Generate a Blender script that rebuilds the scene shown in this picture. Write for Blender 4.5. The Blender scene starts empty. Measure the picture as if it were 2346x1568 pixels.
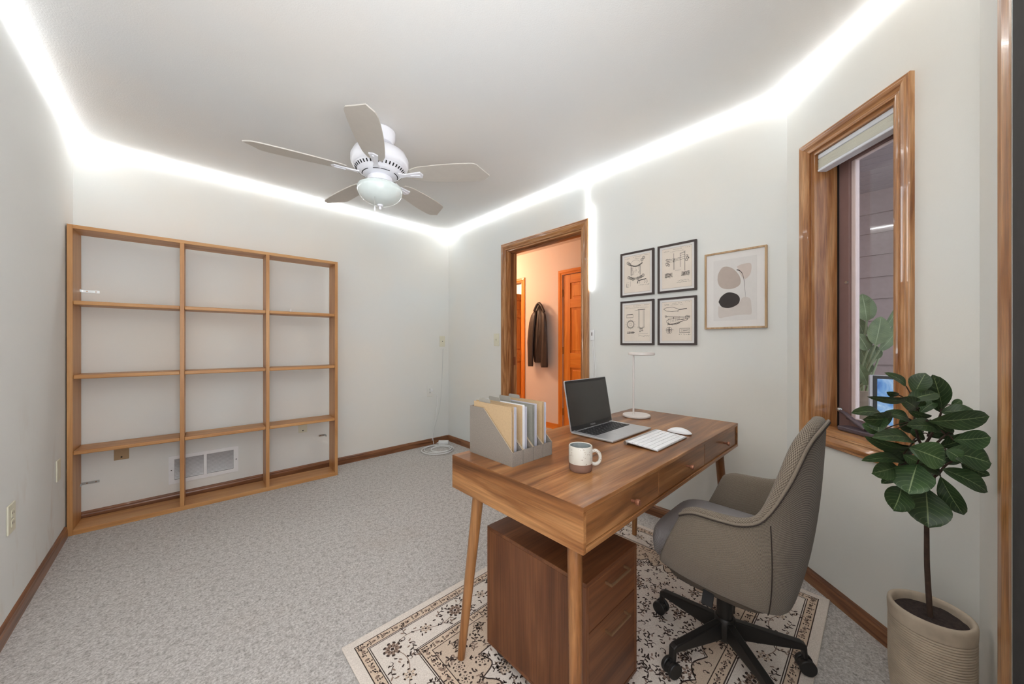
import bpy, math, random
from mathutils import Vector, Matrix

random.seed(11)
SC = bpy.context.scene
COL = SC.collection
PI = math.pi
R = math.radians

# ------------------------------------------------------------------ camera
F, CY, TH, HC = 801.64, 787.9, R(43.381), 1.1393
cd = bpy.data.cameras.new('camera')
cd.sensor_fit = 'HORIZONTAL'
cd.sensor_width = 36.0
cd.lens = 36.0 * F / 2346.0
cd.shift_y = (CY - 784.0) / 2346.0
cd.clip_start = 0.02
cd.clip_end = 60
cam = bpy.data.objects.new('camera', cd)
COL.objects.link(cam)
cam.location = (0, 0, HC)
cam.rotation_euler = (PI / 2, 0, -TH)
SC.camera = cam

# ------------------------------------------------------------------ world and light
SC.view_settings.view_transform = 'Standard'
SC.view_settings.look = 'None'
SC.view_settings.gamma = 1.0
SC.view_settings.use_curve_mapping = False
SC.view_settings.exposure = 0.40
LED_STRENGTH = 18.5
LED_COLOR = (0.93, 0.96, 1.0)
HALL_WATTS = 36.0
FRONT_FILL_WATTS = 16.0
CEILING_FILL_WATTS = 36.0
w = bpy.data.worlds.new('world')
SC.world = w
w.use_nodes = True
w.node_tree.nodes['Background'].inputs[0].default_value = (0.80, 0.88, 1.0, 1)
w.node_tree.nodes['Background'].inputs[1].default_value = 1.45


def lamp(name, kind, loc, energy, color, size=0.1, rot=(0, 0, 0), size_y=None):
    d = bpy.data.lights.new(name, kind)
    d.energy = energy
    d.color = color
    if kind == 'AREA':
        d.size = size
        if size_y:
            d.shape = 'RECTANGLE'
            d.size_y = size_y
    else:
        d.shadow_soft_size = size
    o = bpy.data.objects.new(name, d)
    o.location = loc
    o.rotation_euler = rot
    COL.objects.link(o)
    return o


lamp('hall_ceiling_lamp', 'POINT', (2.80, 4.25, 2.2), HALL_WATTS, (1.0, 0.66, 0.43), 0.12)
lamp('far_room_fill', 'POINT', (4.6, 4.9, 2.2), 22, (1.0, 0.74, 0.55), 0.12)  # added lamp, out of view, brightens the wall above the open door

# added fill lamp outside the made-up front window, aimed into the room
lamp('front_fill', 'AREA', (0.05, -0.345, 1.25), FRONT_FILL_WATTS, (0.95, 0.98, 1.0), 0.88, (PI / 2, 0, 0), 1.85)
# second added fill lamp, tilted up through that window to brighten the ceiling
lamp('ceiling_fill', 'AREA', (0.05, -0.40, 1.15), CEILING_FILL_WATTS, (0.95, 0.98, 1.0), 0.88, (R(162), 0, 0), 0.6)

# ------------------------------------------------------------------ pixel helpers (2346 x 1568 frame)
_s, _c = math.sin(TH), math.cos(TH)


def ray(u, v):
    t = (u - 1173.0) / F
    return Vector((_s + _c * t, _c - _s * t, -(v - CY) / F))


CAM = Vector((0, 0, HC))
def at_d(u, v, d): return CAM + ray(u, v) * d
def on_x(u, v, x): r = ray(u, v); return CAM + r * (x / r.x)
def on_y(u, v, y): r = ray(u, v); return CAM + r * (y / r.y)
def on_z(u, v, z): r = ray(u, v); return CAM + r * ((z - HC) / r.z)


# ------------------------------------------------------------------ materials
def lin(c):
    return tuple(((x / 255.0) / 12.92 if x / 255.0 <= 0.04045 else ((x / 255.0 + 0.055) / 1.055) ** 2.4) for x in c)


class NT:
    def __init__(self, name):
        self.m = bpy.data.materials.new(name)
        self.m.use_nodes = True
        self.t = self.m.node_tree
        self.n = self.t.nodes
        self.b = self.n['Principled BSDF']

    def new(self, typ, **kw):
        n = self.n.new(typ)
        for k, v in kw.items():
            if hasattr(n, k):
                setattr(n, k, v)
            else:
                n.inputs[k].default_value = v
        return n

    def ln(self, a, b):
        self.t.links.new(a, b)

    def math(self, op, a, b=None, clamp=False):
        n = self.n.new('ShaderNodeMath')
        n.operation = op
        n.use_clamp = clamp
        for i, x in enumerate((a, b)):
            if x is None:
                continue
            if isinstance(x, (int, float)):
                n.inputs[i].default_value = x
            else:
                self.ln(x, n.inputs[i])
        return n.outputs[0]

    def ramp(self, fac, stops):
        n = self.n.new('ShaderNodeValToRGB')
        e = n.color_ramp.elements
        while len(e) < len(stops):
            e.new(0.5)
        for el, (p, c) in zip(e, stops):
            el.position = p
            el.color = (c[0], c[1], c[2], 1)
        self.ln(fac, n.inputs[0])
        return n.outputs[0]

    def mix(self, fac, a, b, mode='MIX'):
        n = self.n.new('ShaderNodeMix')
        n.data_type = 'RGBA'
        n.blend_type = mode
        for s, x in ((0, fac), (6, a), (7, b)):
            if isinstance(x, (int, float)):
                n.inputs[s].default_value = x
            elif isinstance(x, tuple):
                n.inputs[s].default_value = (x[0], x[1], x[2], 1)
            else:
                self.ln(x, n.inputs[s])
        return n.outputs[2]

    def coord(self, scale=(1, 1, 1), kind='Object', rnd=True, rot=(0, 0, 0)):
        tc = self.n.new('ShaderNodeTexCoord')
        mp = self.n.new('ShaderNodeMapping')
        mp.inputs['Scale'].default_value = scale
        mp.inputs['Rotation'].default_value = rot
        src = tc.outputs[kind]
        if rnd:
            oi = self.n.new('ShaderNodeObjectInfo')
            k = self.math('MULTIPLY', oi.outputs['Random'], 7.3)
            va = self.n.new('ShaderNodeVectorMath')
            va.operation = 'ADD'
            self.ln(src, va.inputs[0])
            self.ln(k, va.inputs[1])
            src = va.outputs[0]
        self.ln(src, mp.inputs['Vector'])
        return mp.outputs['Vector']

    def noise(self, vec, scale, detail=3.0, rough=0.5, dist=0.0):
        n = self.n.new('ShaderNodeTexNoise')
        n.inputs['Scale'].default_value = scale
        n.inputs['Detail'].default_value = detail
        n.inputs['Roughness'].default_value = rough
        n.inputs['Distortion'].default_value = dist
        self.ln(vec, n.inputs['Vector'])
        return n.outputs['Fac']

    def bump(self, h, strength, dist):
        n = self.n.new('ShaderNodeBump')
        n.inputs['Strength'].default_value = strength
        n.inputs['Distance'].default_value = dist
        self.ln(h, n.inputs['Height'])
        self.ln(n.outputs['Normal'], self.b.inputs['Normal'])

    def base(self, x):
        if isinstance(x, tuple):
            self.b.inputs['Base Color'].default_value = (x[0], x[1], x[2], 1)
        else:
            self.ln(x, self.b.inputs['Base Color'])

    def fin(self, rough=0.5, metal=0.0, spec=0.5, coat=0.0):
        self.b.inputs['Roughness'].default_value = rough
        self.b.inputs['Metallic'].default_value = metal
        self.b.inputs['Specular IOR Level'].default_value = spec
        self.b.inputs['Coat Weight'].default_value = coat
        return self.m


def plain(name, rgb, rough=0.5, metal=0.0, spec=0.5, var=0.06, scale=30.0, bump=0.0, coat=0.0):
    k = NT(name)
    c = lin(rgb)
    f = k.noise(k.coord(), scale, 4.0)
    k.base(k.ramp(f, [(0.3, tuple(x * (1 - var) for x in c)), (0.7, tuple(min(1, x * (1 + var)) for x in c))]))
    if bump:
        k.bump(k.noise(k.coord(), scale * 4, 3.0), bump, 0.002)
    return k.fin(rough, metal, spec, coat)


def wood(name, dark, mid, light, axis='X', rough=0.42, freq=11.0, coat=0.0, streak=0.35):
    k = NT(name)
    ax = 'XYZ'.index(axis)
    s1 = [freq] * 3
    s1[ax] = freq * 0.085
    s2 = [freq * 13] * 3
    s2[ax] = freq * 0.35
    a = k.noise(k.coord(tuple(s1)), 1.0, 5.0, 0.55, 1.1)
    b = k.noise(k.coord(tuple(s2)), 1.0, 3.0, 0.6, 0.2)
    col = k.ramp(a, [(0.33, lin(dark)), (0.5, lin(mid)), (0.66, lin(light))])
    fine = k.ramp(b, [(0.3, (1 - streak,) * 3), (0.62, (1.0, 1.0, 1.0))])
    k.base(k.mix(1.0, col, fine, 'MULTIPLY'))
    k.bump(b, 0.12, 0.0006)
    return k.fin(rough, 0.0, 0.45, coat)


MT = {}
for axn in 'XYZ':
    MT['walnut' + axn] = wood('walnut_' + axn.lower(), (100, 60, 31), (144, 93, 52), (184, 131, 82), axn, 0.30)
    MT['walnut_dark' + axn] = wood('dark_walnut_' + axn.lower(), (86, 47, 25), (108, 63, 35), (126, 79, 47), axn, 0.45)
    MT['honey' + axn] = wood('honey_oak_' + axn.lower(), (182, 126, 74), (197, 143, 88), (208, 157, 102), axn, 0.40, 13, 0.0, 0.14)
    MT['oak' + axn] = wood('golden_oak_trim_' + axn.lower(), (146, 90, 46), (186, 130, 80), (210, 160, 112), axn, 0.30, 26, 0.25, 0.40)
    MT['base' + axn] = wood('oak_baseboard_' + axn.lower(), (98, 58, 34), (134, 86, 54), (156, 106, 70), axn, 0.35, 24, 0.15, 0.30)
    MT['pine' + axn] = wood('pine_door_' + axn.lower(), (218, 122, 34), (230, 138, 44), (240, 156, 60), axn, 0.35, 14, 0.2, 0.12)


def wall_mat(name, rgb, bump=0.10, warm=0.03):
    k = NT(name)
    c = lin(rgb)
    v = k.coord(rnd=False)
    big = k.noise(v, 1.1, 3.0, 0.55)
    c2 = (c[0] * (1 + warm), c[1], c[2] * (1 - warm))
    c1 = (c[0] * (1 - warm), c[1], c[2] * (1 + warm))
    k.base(k.ramp(big, [(0.35, c1), (0.65, c2)]))
    k.bump(k.noise(v, 170.0, 3.0, 0.6), bump, 0.002)
    return k.fin(0.75, 0, 0.25)


MT['wall'] = wall_mat('painted_wall', (228, 227, 221))
MT['wall_scuffed'] = None
MT['ceiling'] = wall_mat('textured_ceiling', (229, 228, 225), 0.35, 0.02)
MT['hallwall'] = wall_mat('hall_wall_paint', (232, 216, 204))

k = NT('scuffed_painted_wall')
v = k.coord(rnd=False)
c = lin((232, 233, 230))
big = k.noise(v, 1.0, 3.0)
col = k.ramp(big, [(0.35, tuple(x * 0.98 for x in c)), (0.65, c)])
vs = k.coord((2.6, 2.6, 1.0), rnd=False)
sm = k.noise(vs, 1.6, 4.0, 0.6, 0.4)
geo = k.new('ShaderNodeTexCoord')
sep = k.new('ShaderNodeSeparateXYZ')
k.ln(geo.outputs['Object'], sep.inputs[0])
low = k.new('ShaderNodeMapRange')
k.ln(sep.outputs['Z'], low.inputs['Value'])
low.inputs['From Min'].default_value = 0.95
low.inputs['From Max'].default_value = 0.35
mask = k.math('MULTIPLY', k.math('MULTIPLY', k.math('SUBTRACT', sm, 0.52, True), 5.0, True), low.outputs['Result'])
k.base(k.mix(k.math('MULTIPLY', mask, 0.55), col, lin((196, 172, 150))))
k.bump(k.noise(v, 170.0, 3.0, 0.6), 0.10, 0.002)
MT['wall_scuffed'] = k.fin(0.72, 0, 0.25)

# carpet
k = NT('grey_carpet')
v = k.coord(rnd=False)
a = k.noise(v, 120.0, 4.0, 0.75)
b = k.noise(v, 42.0, 3.0, 0.65)
c3 = k.noise(v, 1.6, 3.0, 0.6)
c4 = k.noise(v, 260.0, 2.0, 0.6)
base = k.ramp(a, [(0.30, lin((150, 144, 138))), (0.50, lin((203, 198, 193))), (0.66, lin((229, 225, 221)))])
mott = k.ramp(b, [(0.34, (0.74, 0.73, 0.72)), (0.54, (1.0, 1.0, 1.0))])
x = k.mix(1.0, base, mott, 'MULTIPLY')
stain = k.math('MULTIPLY', k.math('SUBTRACT', c3, 0.54, True), 2.4, True)
x = k.mix(k.math('MULTIPLY', stain, 0.35), x, lin((176, 158, 140)))
k.base(x)
k.bump(k.math('ADD', a, k.math('MULTIPLY', c4, 0.6)), 0.7, 0.006)
MT['carpet'] = k.fin(0.95, 0, 0.1)

# upholstery weave (uv in metres)
def weave(name, dark, light, pitch, rough=0.85):
    k = NT(name)
    tc = k.new('ShaderNodeTexCoord')
    sp = k.new('ShaderNodeSeparateXYZ')
    k.ln(tc.outputs['UV'], sp.inputs[0])
    n = k.noise(k.coord(rnd=False), 60.0, 2.0)
    uu = k.math('ADD', k.math('MULTIPLY', sp.outputs['X'], 2 * PI / pitch), k.math('MULTIPLY', n, 2.0))
    vv = k.math('MULTIPLY', sp.outputs['Y'], 2 * PI / (pitch * 0.8))
    p = k.math('MULTIPLY', k.math('SINE', uu), k.math('SINE', vv))
    h = k.math('ADD', k.math('MULTIPLY', p, 0.5), 0.5)
    q = k.noise(k.coord(rnd=False), 420.0, 2.0)
    hh = k.math('ADD', k.math('MULTIPLY', h, 0.75), k.math('MULTIPLY', q, 0.3))
    k.base(k.ramp(hh, [(0.18, lin(dark)), (0.75, lin(light))]))
    k.bump(h, 0.6, 0.002)
    k.b.inputs['Sheen Weight'].default_value = 0.15
    return k.fin(rough, 0, 0.2)


MT['weave'] = weave('taupe_woven_upholstery', (66, 55, 45), (150, 137, 121), 0.0078)
MT['seatweave'] = weave('grey_seat_weave', (122, 117, 116), (168, 163, 162), 0.0040, 0.5)
MT['pan'] = plain('taupe_under_fabric', (84, 74, 64), 0.9)
MT['seam'] = plain('dark_seam', (52, 42, 36), 0.9)

MT['white_plastic'] = plain('white_plastic', (236, 236, 236), 0.35, var=0.02)
MT['ivory_plastic'] = plain('ivory_plastic', (222, 218, 196), 0.4, var=0.02)
MT['fanwhite'] = plain('fan_white_enamel', (238, 238, 244), 0.28, var=0.01)
MT['blade'] = plain('fan_blade_underside', (198, 192, 183), 0.5, var=0.02)
MT['bowl'] = plain('frosted_glass_bowl', (222, 232, 230), 0.18, var=0.02, coat=0.4)
MT['black'] = plain('black_plastic', (32, 31, 30), 0.45, var=0.05)
MT['blackmetal'] = plain('black_coated_metal', (44, 42, 40), 0.38, metal=0.35, var=0.05)
MT['slot'] = plain('dark_slot', (28, 26, 26), 0.8)
MT['steel'] = plain('zinc_steel', (190, 192, 190), 0.3, metal=1.0, var=0.05)
MT['alu'] = plain('silver_aluminium', (206, 206, 208), 0.35, metal=0.75, var=0.02)
MT['copper'] = plain('brown_bronze_knob', (142, 92, 68), 0.32, metal=0.45, var=0.05)
MT['brass'] = plain('dull_bronze_pull', (150, 118, 88), 0.35, metal=0.7, var=0.05)
MT['screen'] = plain('dark_laptop_screen', (60, 58, 55), 0.16, var=0.02, spec=0.4)
MT['keys'] = plain('black_keys', (30, 30, 33), 0.5)
MT['keywhite'] = plain('white_keys', (240, 240, 241), 0.45, var=0.01)
MT['holder'] = plain('grey_linen_board', (134, 124, 114), 0.85, var=0.10, scale=260, bump=0.3)
MT['holderedge'] = plain('board_edge', (176, 158, 132), 0.8)
MT['kraft'] = plain('kraft_card', (180, 152, 116), 0.85, var=0.05, scale=180)
MT['greycard'] = plain('grey_card', (132, 130, 120), 0.85, var=0.06, scale=180)
MT['tab'] = plain('taupe_card_tab', (146, 140, 130), 0.8, var=0.04)
MT['paper'] = plain('white_paper', (226, 224, 224), 0.8, var=0.02)
MT['plastic_sleeve'] = plain('lilac_plastic_sleeve', (186, 184, 192), 0.3, var=0.03)
MT['frame_dark'] = plain('dark_brown_frame', (62, 50, 46), 0.45, var=0.08)
MT['frame_oak'] = wood('light_oak_frame', (158, 126, 90), (184, 152, 114), (200, 170, 132), 'Z', 0.5, 30, 0.0, 0.15)
MT['mat'] = plain('white_mat_board', (226, 222, 218), 0.85, var=0.01)
MT['parchment'] = plain('parchment_print', (226, 214, 200), 0.85, var=0.04, scale=9)
MT['artpaper'] = plain('art_paper', (218, 214, 210), 0.85, var=0.015)
MT['ink'] = plain('print_ink', (46, 40, 38), 0.8)
MT['inksoft'] = plain('print_ink_pale', (120, 108, 100), 0.8)
MT['shape_taupe'] = plain('print_taupe', (184, 170, 160), 0.85, var=0.03)
MT['shape_pale'] = plain('print_pale_beige', (205, 196, 189), 0.85, var=0.03)
MT['shape_pink'] = plain('print_pale_pink', (205, 191, 182), 0.85, var=0.03)
MT['shape_dark'] = plain('print_charcoal', (64, 58, 56), 0.85, var=0.04)
MT['lampwhite'] = plain('lamp_white_enamel', (214, 206, 200), 0.4, var=0.01)
MT['jacket'] = plain('dark_brown_leather', (58, 50, 46), 0.45, var=0.12, scale=24, bump=0.2)
MT['cord'] = plain('white_cord', (236, 236, 234), 0.4, var=0.01)
MT['cordclear'] = plain('grey_white_cord', (206, 208, 204), 0.4, var=0.01)
MT['soil'] = plain('dark_potting_soil', (58, 46, 42), 0.95, var=0.35, scale=120, bump=1.0)
MT['pot'] = plain('beige_ribbed_ceramic', (186, 170, 150), 0.8, var=0.12, scale=26, bump=0.15)
MT['bark'] = plain('brown_bark', (72, 54, 44), 0.85, var=0.2, scale=60, bump=0.4)
MT['screenmesh'] = plain('dark_blackout_fabric', (80, 78, 77), 0.95, spec=0.1, var=0.05)
MT['mauve'] = plain('mauve_brown_window_frame', (136, 108, 104), 0.45, var=0.04)
MT['sashlight'] = plain('pale_sash_strip', (226, 208, 204), 0.45, var=0.02)
MT['gap_shade'] = plain('dark_gap_shade', (30, 22, 18), 0.7)
MT['blind'] = plain('cream_cellular_blind', (226, 224, 212), 0.7, var=0.02)
MT['blindrail'] = plain('white_blind_rail', (216, 218, 224), 0.35, var=0.02)
MT['siding'] = plain('taupe_lap_siding', (168, 150, 146), 0.8, var=0.05)
MT['soffit'] = plain('grey_soffit', (172, 160, 160), 0.8, var=0.04)
MT['patio'] = plain('patio_concrete', (150, 146, 142), 0.9, var=0.1)
MT['crank'] = plain('oxidised_crank_metal', (104, 92, 98), 0.45, metal=0.5, var=0.15, scale=80)
MT['logo'] = plain('black_logo', (24, 22, 24), 0.5)
MT['white_print'] = plain('pale_screen_print', (190, 190, 190), 0.5)
MT['insulation'] = plain('dark_void', (26, 24, 23), 0.95)

# speckled mug glaze
k = NT('speckled_mug_glaze')
v = k.coord(rnd=False)
vo = k.new('ShaderNodeTexVoronoi')
vo.inputs['Scale'].default_value = 190.0
k.ln(v, vo.inputs['Vector'])
spot = k.math('LESS_THAN', vo.outputs['Distance'], 0.30)
sel = k.math('GREATER_THAN', k.noise(v, 75.0, 2.0), 0.54)
k.base(k.mix(k.math('MULTIPLY', k.math('MULTIPLY', spot, sel), 0.7), lin((200, 194, 182)), lin((132, 108, 90))))
MT['mug'] = k.fin(0.35, 0, 0.5)
MT['mugbase'] = plain('brown_mug_base', (124, 92, 76), 0.7, var=0.06)
MT['mugin'] = plain('grey_mug_inside', (142, 148, 146), 0.35, var=0.03)

# rug
k = NT('cream_rug_pile')
v = k.coord(rnd=False)
k.base(k.ramp(k.noise(v, 320.0, 3.0, 0.7), [(0.3, lin((204, 192, 180))), (0.65, lin((236, 226, 216)))]))
k.bump(k.noise(v, 500.0, 2.0), 0.4, 0.002)
MT['rug'] = k.fin(0.95, 0, 0.1)
def rugcol(name, rgb):
    k = NT(name)
    c = lin(rgb)
    k.base(k.ramp(k.noise(k.coord(rnd=False), 420.0, 3.0, 0.7), [(0.3, tuple(q * 0.7 for q in c)), (0.65, tuple(q * 1.25 for q in c))]))
    return k.fin(0.95, 0, 0.1)
MT['rug_tan'] = rugcol('rug_tan', (204, 184, 164))
MT['rug_band'] = rugcol('rug_band_peach', (212, 190, 168))
MT['rug_taupe'] = rugcol('rug_taupe', (148, 126, 112))
MT['rug_dark'] = rugcol('rug_dark_brown', (72, 60, 55))

# leaf with veins, uv: x along, y across (-1..1)
def leafmat(name, dark, light, vein, rough=0.38, nv=8.0):
    k = NT(name)
    tc = k.new('ShaderNodeTexCoord')
    sp = k.new('ShaderNodeSeparateXYZ')
    k.ln(tc.outputs['UV'], sp.inputs[0])
    t = sp.outputs['X']
    s = k.math('ABSOLUTE', sp.outputs['Y'])
    mid = k.math('LESS_THAN', s, 0.035)
    ph = k.math('SUBTRACT', k.math('MULTIPLY', t, nv), k.math('MULTIPLY', k.math('POWER', s, 1.4), 2.2))
    side = k.math('LESS_THAN', k.math('FRACT', ph), 0.085)
    n = k.noise(k.coord(), 22.0, 3.0)
    col = k.ramp(n, [(0.3, lin(dark)), (0.7, lin(light))])
    col = k.mix(k.math('MULTIPLY', side, 0.45), col, lin(vein))
    col = k.mix(mid, col, lin(vein))
    k.base(col)
    k.bump(k.math('FRACT', ph), 0.25, 0.0015)
    k.b.inputs['Subsurface Weight'].default_value = 0.0
    return k.fin(rough, 0, 0.45)
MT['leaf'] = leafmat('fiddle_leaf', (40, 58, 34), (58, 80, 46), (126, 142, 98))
MT['leaf_lit'] = leafmat('fiddle_leaf_lit', (52, 76, 46), (76, 104, 62), (146, 164, 118))  # paler copy of the leaf colour, painted for leaves that catch light
MT['banana'] = leafmat('banana_leaf', (84, 100, 66), (114, 130, 90), (146, 158, 122), 0.6, 16.0)

# emissive
def emit(name, rgb, strength):
    k = NT(name)
    k.n.remove(k.b)
    e = k.new('ShaderNodeEmission')
    e.inputs[0].default_value = (rgb[0], rgb[1], rgb[2], 1)
    e.inputs[1].default_value = strength
    k.ln(e.outputs[0], k.n['Material Output'].inputs[0])
    return k.m
MT['led'] = emit('led_strip_glow', LED_COLOR, LED_STRENGTH)
MT['led_soft'] = emit('led_strip_glow_dim', LED_COLOR, LED_STRENGTH * 0.35)

k = NT('blue_screen')
v = k.coord((1, 1, 1), rnd=False)
f = k.noise(v, 7.0, 6.0, 0.65, 1.5)
colr = k.ramp(f, [(0.3, lin((52, 92, 172))), (0.5, lin((108, 158, 214))), (0.7, lin((188, 216, 240)))])
k.n.remove(k.b)
e = k.new('ShaderNodeEmission')
k.ln(colr, e.inputs[0])
e.inputs[1].default_value = 0.8
k.ln(e.outputs[0], k.n['Material Output'].inputs[0])
MT['bluescreen'] = k.m

# clear thin pane
k = NT('window_glass')
k.n.remove(k.b)
tr = k.new('ShaderNodeBsdfTransparent')
tr.inputs[0].default_value = (0.93, 0.92, 0.92, 1)
gl = k.new('ShaderNodeBsdfGlossy')
gl.inputs['Roughness'].default_value = 0.02
fr = k.new('ShaderNodeLayerWeight')
fr.inputs['Blend'].default_value = 0.5
fac = k.math('ADD', k.math('MULTIPLY', k.math('POWER', fr.outputs['Facing'], 5.0), 0.9), 0.04, True)
mx = k.new('ShaderNodeMixShader')
k.ln(fac, mx.inputs[0])
k.ln(tr.outputs[0], mx.inputs[1])
k.ln(gl.outputs[0], mx.inputs[2])
k.ln(mx.outputs[0], k.n['Material Output'].inputs[0])
MT['glass'] = k.m


# ------------------------------------------------------------------ mesh builder
def wl(o):
    p = Vector((0, 0, 0))
    while o is not None:
        p += o.location
        o = o.parent
    return p


class MB:
    def __init__(self):
        self.v, self.f, self.uv = [], [], {}

    def add(self, vs, fs):
        b = len(self.v)
        self.v += [Vector(p) for p in vs]
        self.f += [tuple(i + b for i in f) for f in fs]
        return self

    def box(self, x0, x1, y0, y1, z0, z1):
        return self.add([(x0, y0, z0), (x1, y0, z0), (x1, y1, z0), (x0, y1, z0), (x0, y0, z1), (x1, y0, z1), (x1, y1, z1), (x0, y1, z1)],
                        [(0, 3, 2, 1), (4, 5, 6, 7), (0, 1, 5, 4), (1, 2, 6, 5), (2, 3, 7, 6), (3, 0, 4, 7)])

    def prism(self, pts, axis, a0, a1):
        def P(p, a):
            return {'X': (a, p[0], p[1]), 'Y': (p[0], a, p[1]), 'Z': (p[0], p[1], a)}[axis]
        n = len(pts)
        vs = [P(p, a0) for p in pts] + [P(p, a1) for p in pts]
        fs = [tuple(range(n - 1, -1, -1)), tuple(range(n, 2 * n))] + [(i, (i + 1) % n, n + (i + 1) % n, n + i) for i in range(n)]
        return self.add(vs, fs)

    def grid(self, P, cu=False, cv=False, uvf=None):
        nu, nv = len(P), len(P[0])
        b = len(self.v)
        for row in P:
            self.v += [Vector(p) for p in row]
        for i in range(nu if cu else nu - 1):
            for j in range(nv if cv else nv - 1):
                i2, j2 = (i + 1) % nu, (j + 1) % nv
                self.f.append((b + i * nv + j, b + i2 * nv + j, b + i2 * nv + j2, b + i * nv + j2))
                if uvf:
                    self.uv[len(self.f) - 1] = [uvf(i, j), uvf(i + 1, j), uvf(i + 1, j + 1), uvf(i, j + 1)]
        return b

    def lathe(self, prof, n=32, cx=0, cy=0, cap=True):
        P = [[(cx + r * math.cos(2 * PI * k / n), cy + r * math.sin(2 * PI * k / n), z) for r, z in prof] for k in range(n)]
        b = self.grid(P, cu=True)
        m = len(prof)
        if cap:
            if prof[0][0] > 1e-6:
                self.f.append(tuple(b + k * m for k in range(n - 1, -1, -1)))
            if prof[-1][0] > 1e-6:
                self.f.append(tuple(b + k * m + m - 1 for k in range(n)))
        return self

    def tube(self, path, r, n=10, cap=True):
        path = [Vector(p) for p in path]
        m = len(path)
        rr = r if isinstance(r, (list, tuple)) else [r] * m
        rows = []
        up = None
        for i in range(m):
            t = (path[min(i + 1, m - 1)] - path[max(i - 1, 0)])
            t = t.normalized() if t.length > 1e-9 else Vector((0, 0, 1))
            if up is None:
                a = Vector((0, 0, 1)) if abs(t.z) < 0.9 else Vector((1, 0, 0))
                up = (a - t * a.dot(t)).normalized()
            else:
                up = up - t * up.dot(t)
                up = up.normalized() if up.length > 1e-6 else Vector((1, 0, 0))
            sd = t.cross(up)
            rows.append([path[i] + (up * math.cos(2 * PI * k / n) + sd * math.sin(2 * PI * k / n)) * rr[i] for k in range(n)])
        b = self.grid(rows, cv=True)
        if cap:
            self.f.append(tuple(b + k for k in range(n)))
            self.f.append(tuple(b + (m - 1) * n + k for k in range(n - 1, -1, -1)))
        return self

    def cyl(self, a, b_, r, n=20):
        return self.tube([a, b_], r, n)

    def ball(self, c, rx, ry, rz, nu=20, nv=10):
        P = [[(c[0] + rx * math.sin(PI * j / nv) * math.cos(2 * PI * i / nu), c[1] + ry * math.sin(PI * j / nv) * math.sin(2 * PI * i / nu),
               c[2] - rz * math.cos(PI * j / nv)) for j in range(nv + 1)] for i in range(nu)]
        self.grid(P, cu=True)
        return self

    def quad(self, a, b_, c, d):
        return self.add([a, b_, c, d], [(0, 1, 2, 3)])

    def build(self, name, mat, parent=None, smooth=False, bevel=0.0, subsurf=0, local=False, angle=42, seg=2):
        off = Vector((0, 0, 0)) if (local or parent is None) else wl(parent)
        me = bpy.data.meshes.new(name)
        me.from_pydata([tuple(p - off) for p in self.v], [], self.f)
        if self.uv:
            ul = me.uv_layers.new(name='UVMap')
            for pi, p in enumerate(me.polygons):
                if pi in self.uv:
                    for li, q in zip(p.loop_indices, self.uv[pi]):
                        ul.data[li].uv = q
        me.materials.append(MT[mat] if isinstance(mat, str) else mat)
        me.validate()
        if smooth:
            me.polygons.foreach_set('use_smooth', [True] * len(me.polygons))
            me.set_sharp_from_angle(angle=R(angle))
        me.update()
        o = bpy.data.objects.new(name, me)
        COL.objects.link(o)
        if parent is not None:
            o.parent = parent
        if bevel:
            b = o.modifiers.new('bevel', 'BEVEL')
            b.width = bevel
            b.segments = seg
            b.limit_method = 'ANGLE'
            b.angle_limit = R(35)
        if subsurf:
            s = o.modifiers.new('subdivision', 'SUBSURF')
            s.levels = s.render_levels = subsurf
        return o


def thing(name, label, cat, loc=(0, 0, 0), rotz=0.0, group=None, kind=None):
    o = bpy.data.objects.new(name, None)
    o.empty_display_size = 0.05
    COL.objects.link(o)
    o.location = loc
    o.rotation_euler = (0, 0, rotz)
    return tag(o, label, cat, group, kind)


def tag(o, label, cat, group=None, kind=None):
    if label:
        o['label'] = label
    if cat:
        o['category'] = cat
    if group:
        o['group'] = group
    if kind:
        o['kind'] = kind
    return o


def struct(name, mb, mat, label, cat, **kw):
    return tag(mb.build(name, mat, **kw), label, cat, None, 'structure')


def link_copy(o, parent, loc=None, rotz=None, name=None):
    c = o.copy()
    COL.objects.link(c)
    c.parent = parent
    if name:
        c.name = name
    if loc is not None:
        c.location = loc
    if rotz is not None:
        c.rotation_euler = (0, 0, rotz)
    return c


def spline(pts, n):
    """Catmull-Rom through pts, n samples per span."""
    pts = [Vector(p) for p in pts]
    out = []
    for i in range(len(pts) - 1):
        p0, p1, p2, p3 = pts[max(i - 1, 0)], pts[i], pts[i + 1], pts[min(i + 2, len(pts) - 1)]
        for k in range(n):
            t = k / n
            out.append(0.5 * ((2 * p1) + (p2 - p0) * t + (2 * p0 - 5 * p1 + 4 * p2 - p3) * t * t + (3 * p1 - p0 - 3 * p2 + p3) * t ** 3))
    out.append(pts[-1])
    return out


# ------------------------------------------------------------------ room shell
XL, XD, YB, YF, ZC = -0.497, 2.284, 3.505, -0.201, 2.44
YW = 0.339            # where the right wall turns 45 degrees
XC = 1.744            # where the angled wall meets the front wall
WT = 0.125
AW = ((XD, YW, 0.0), R(225))     # frame of the angled wall: x along it, y outward
S_END = 0.764

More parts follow.
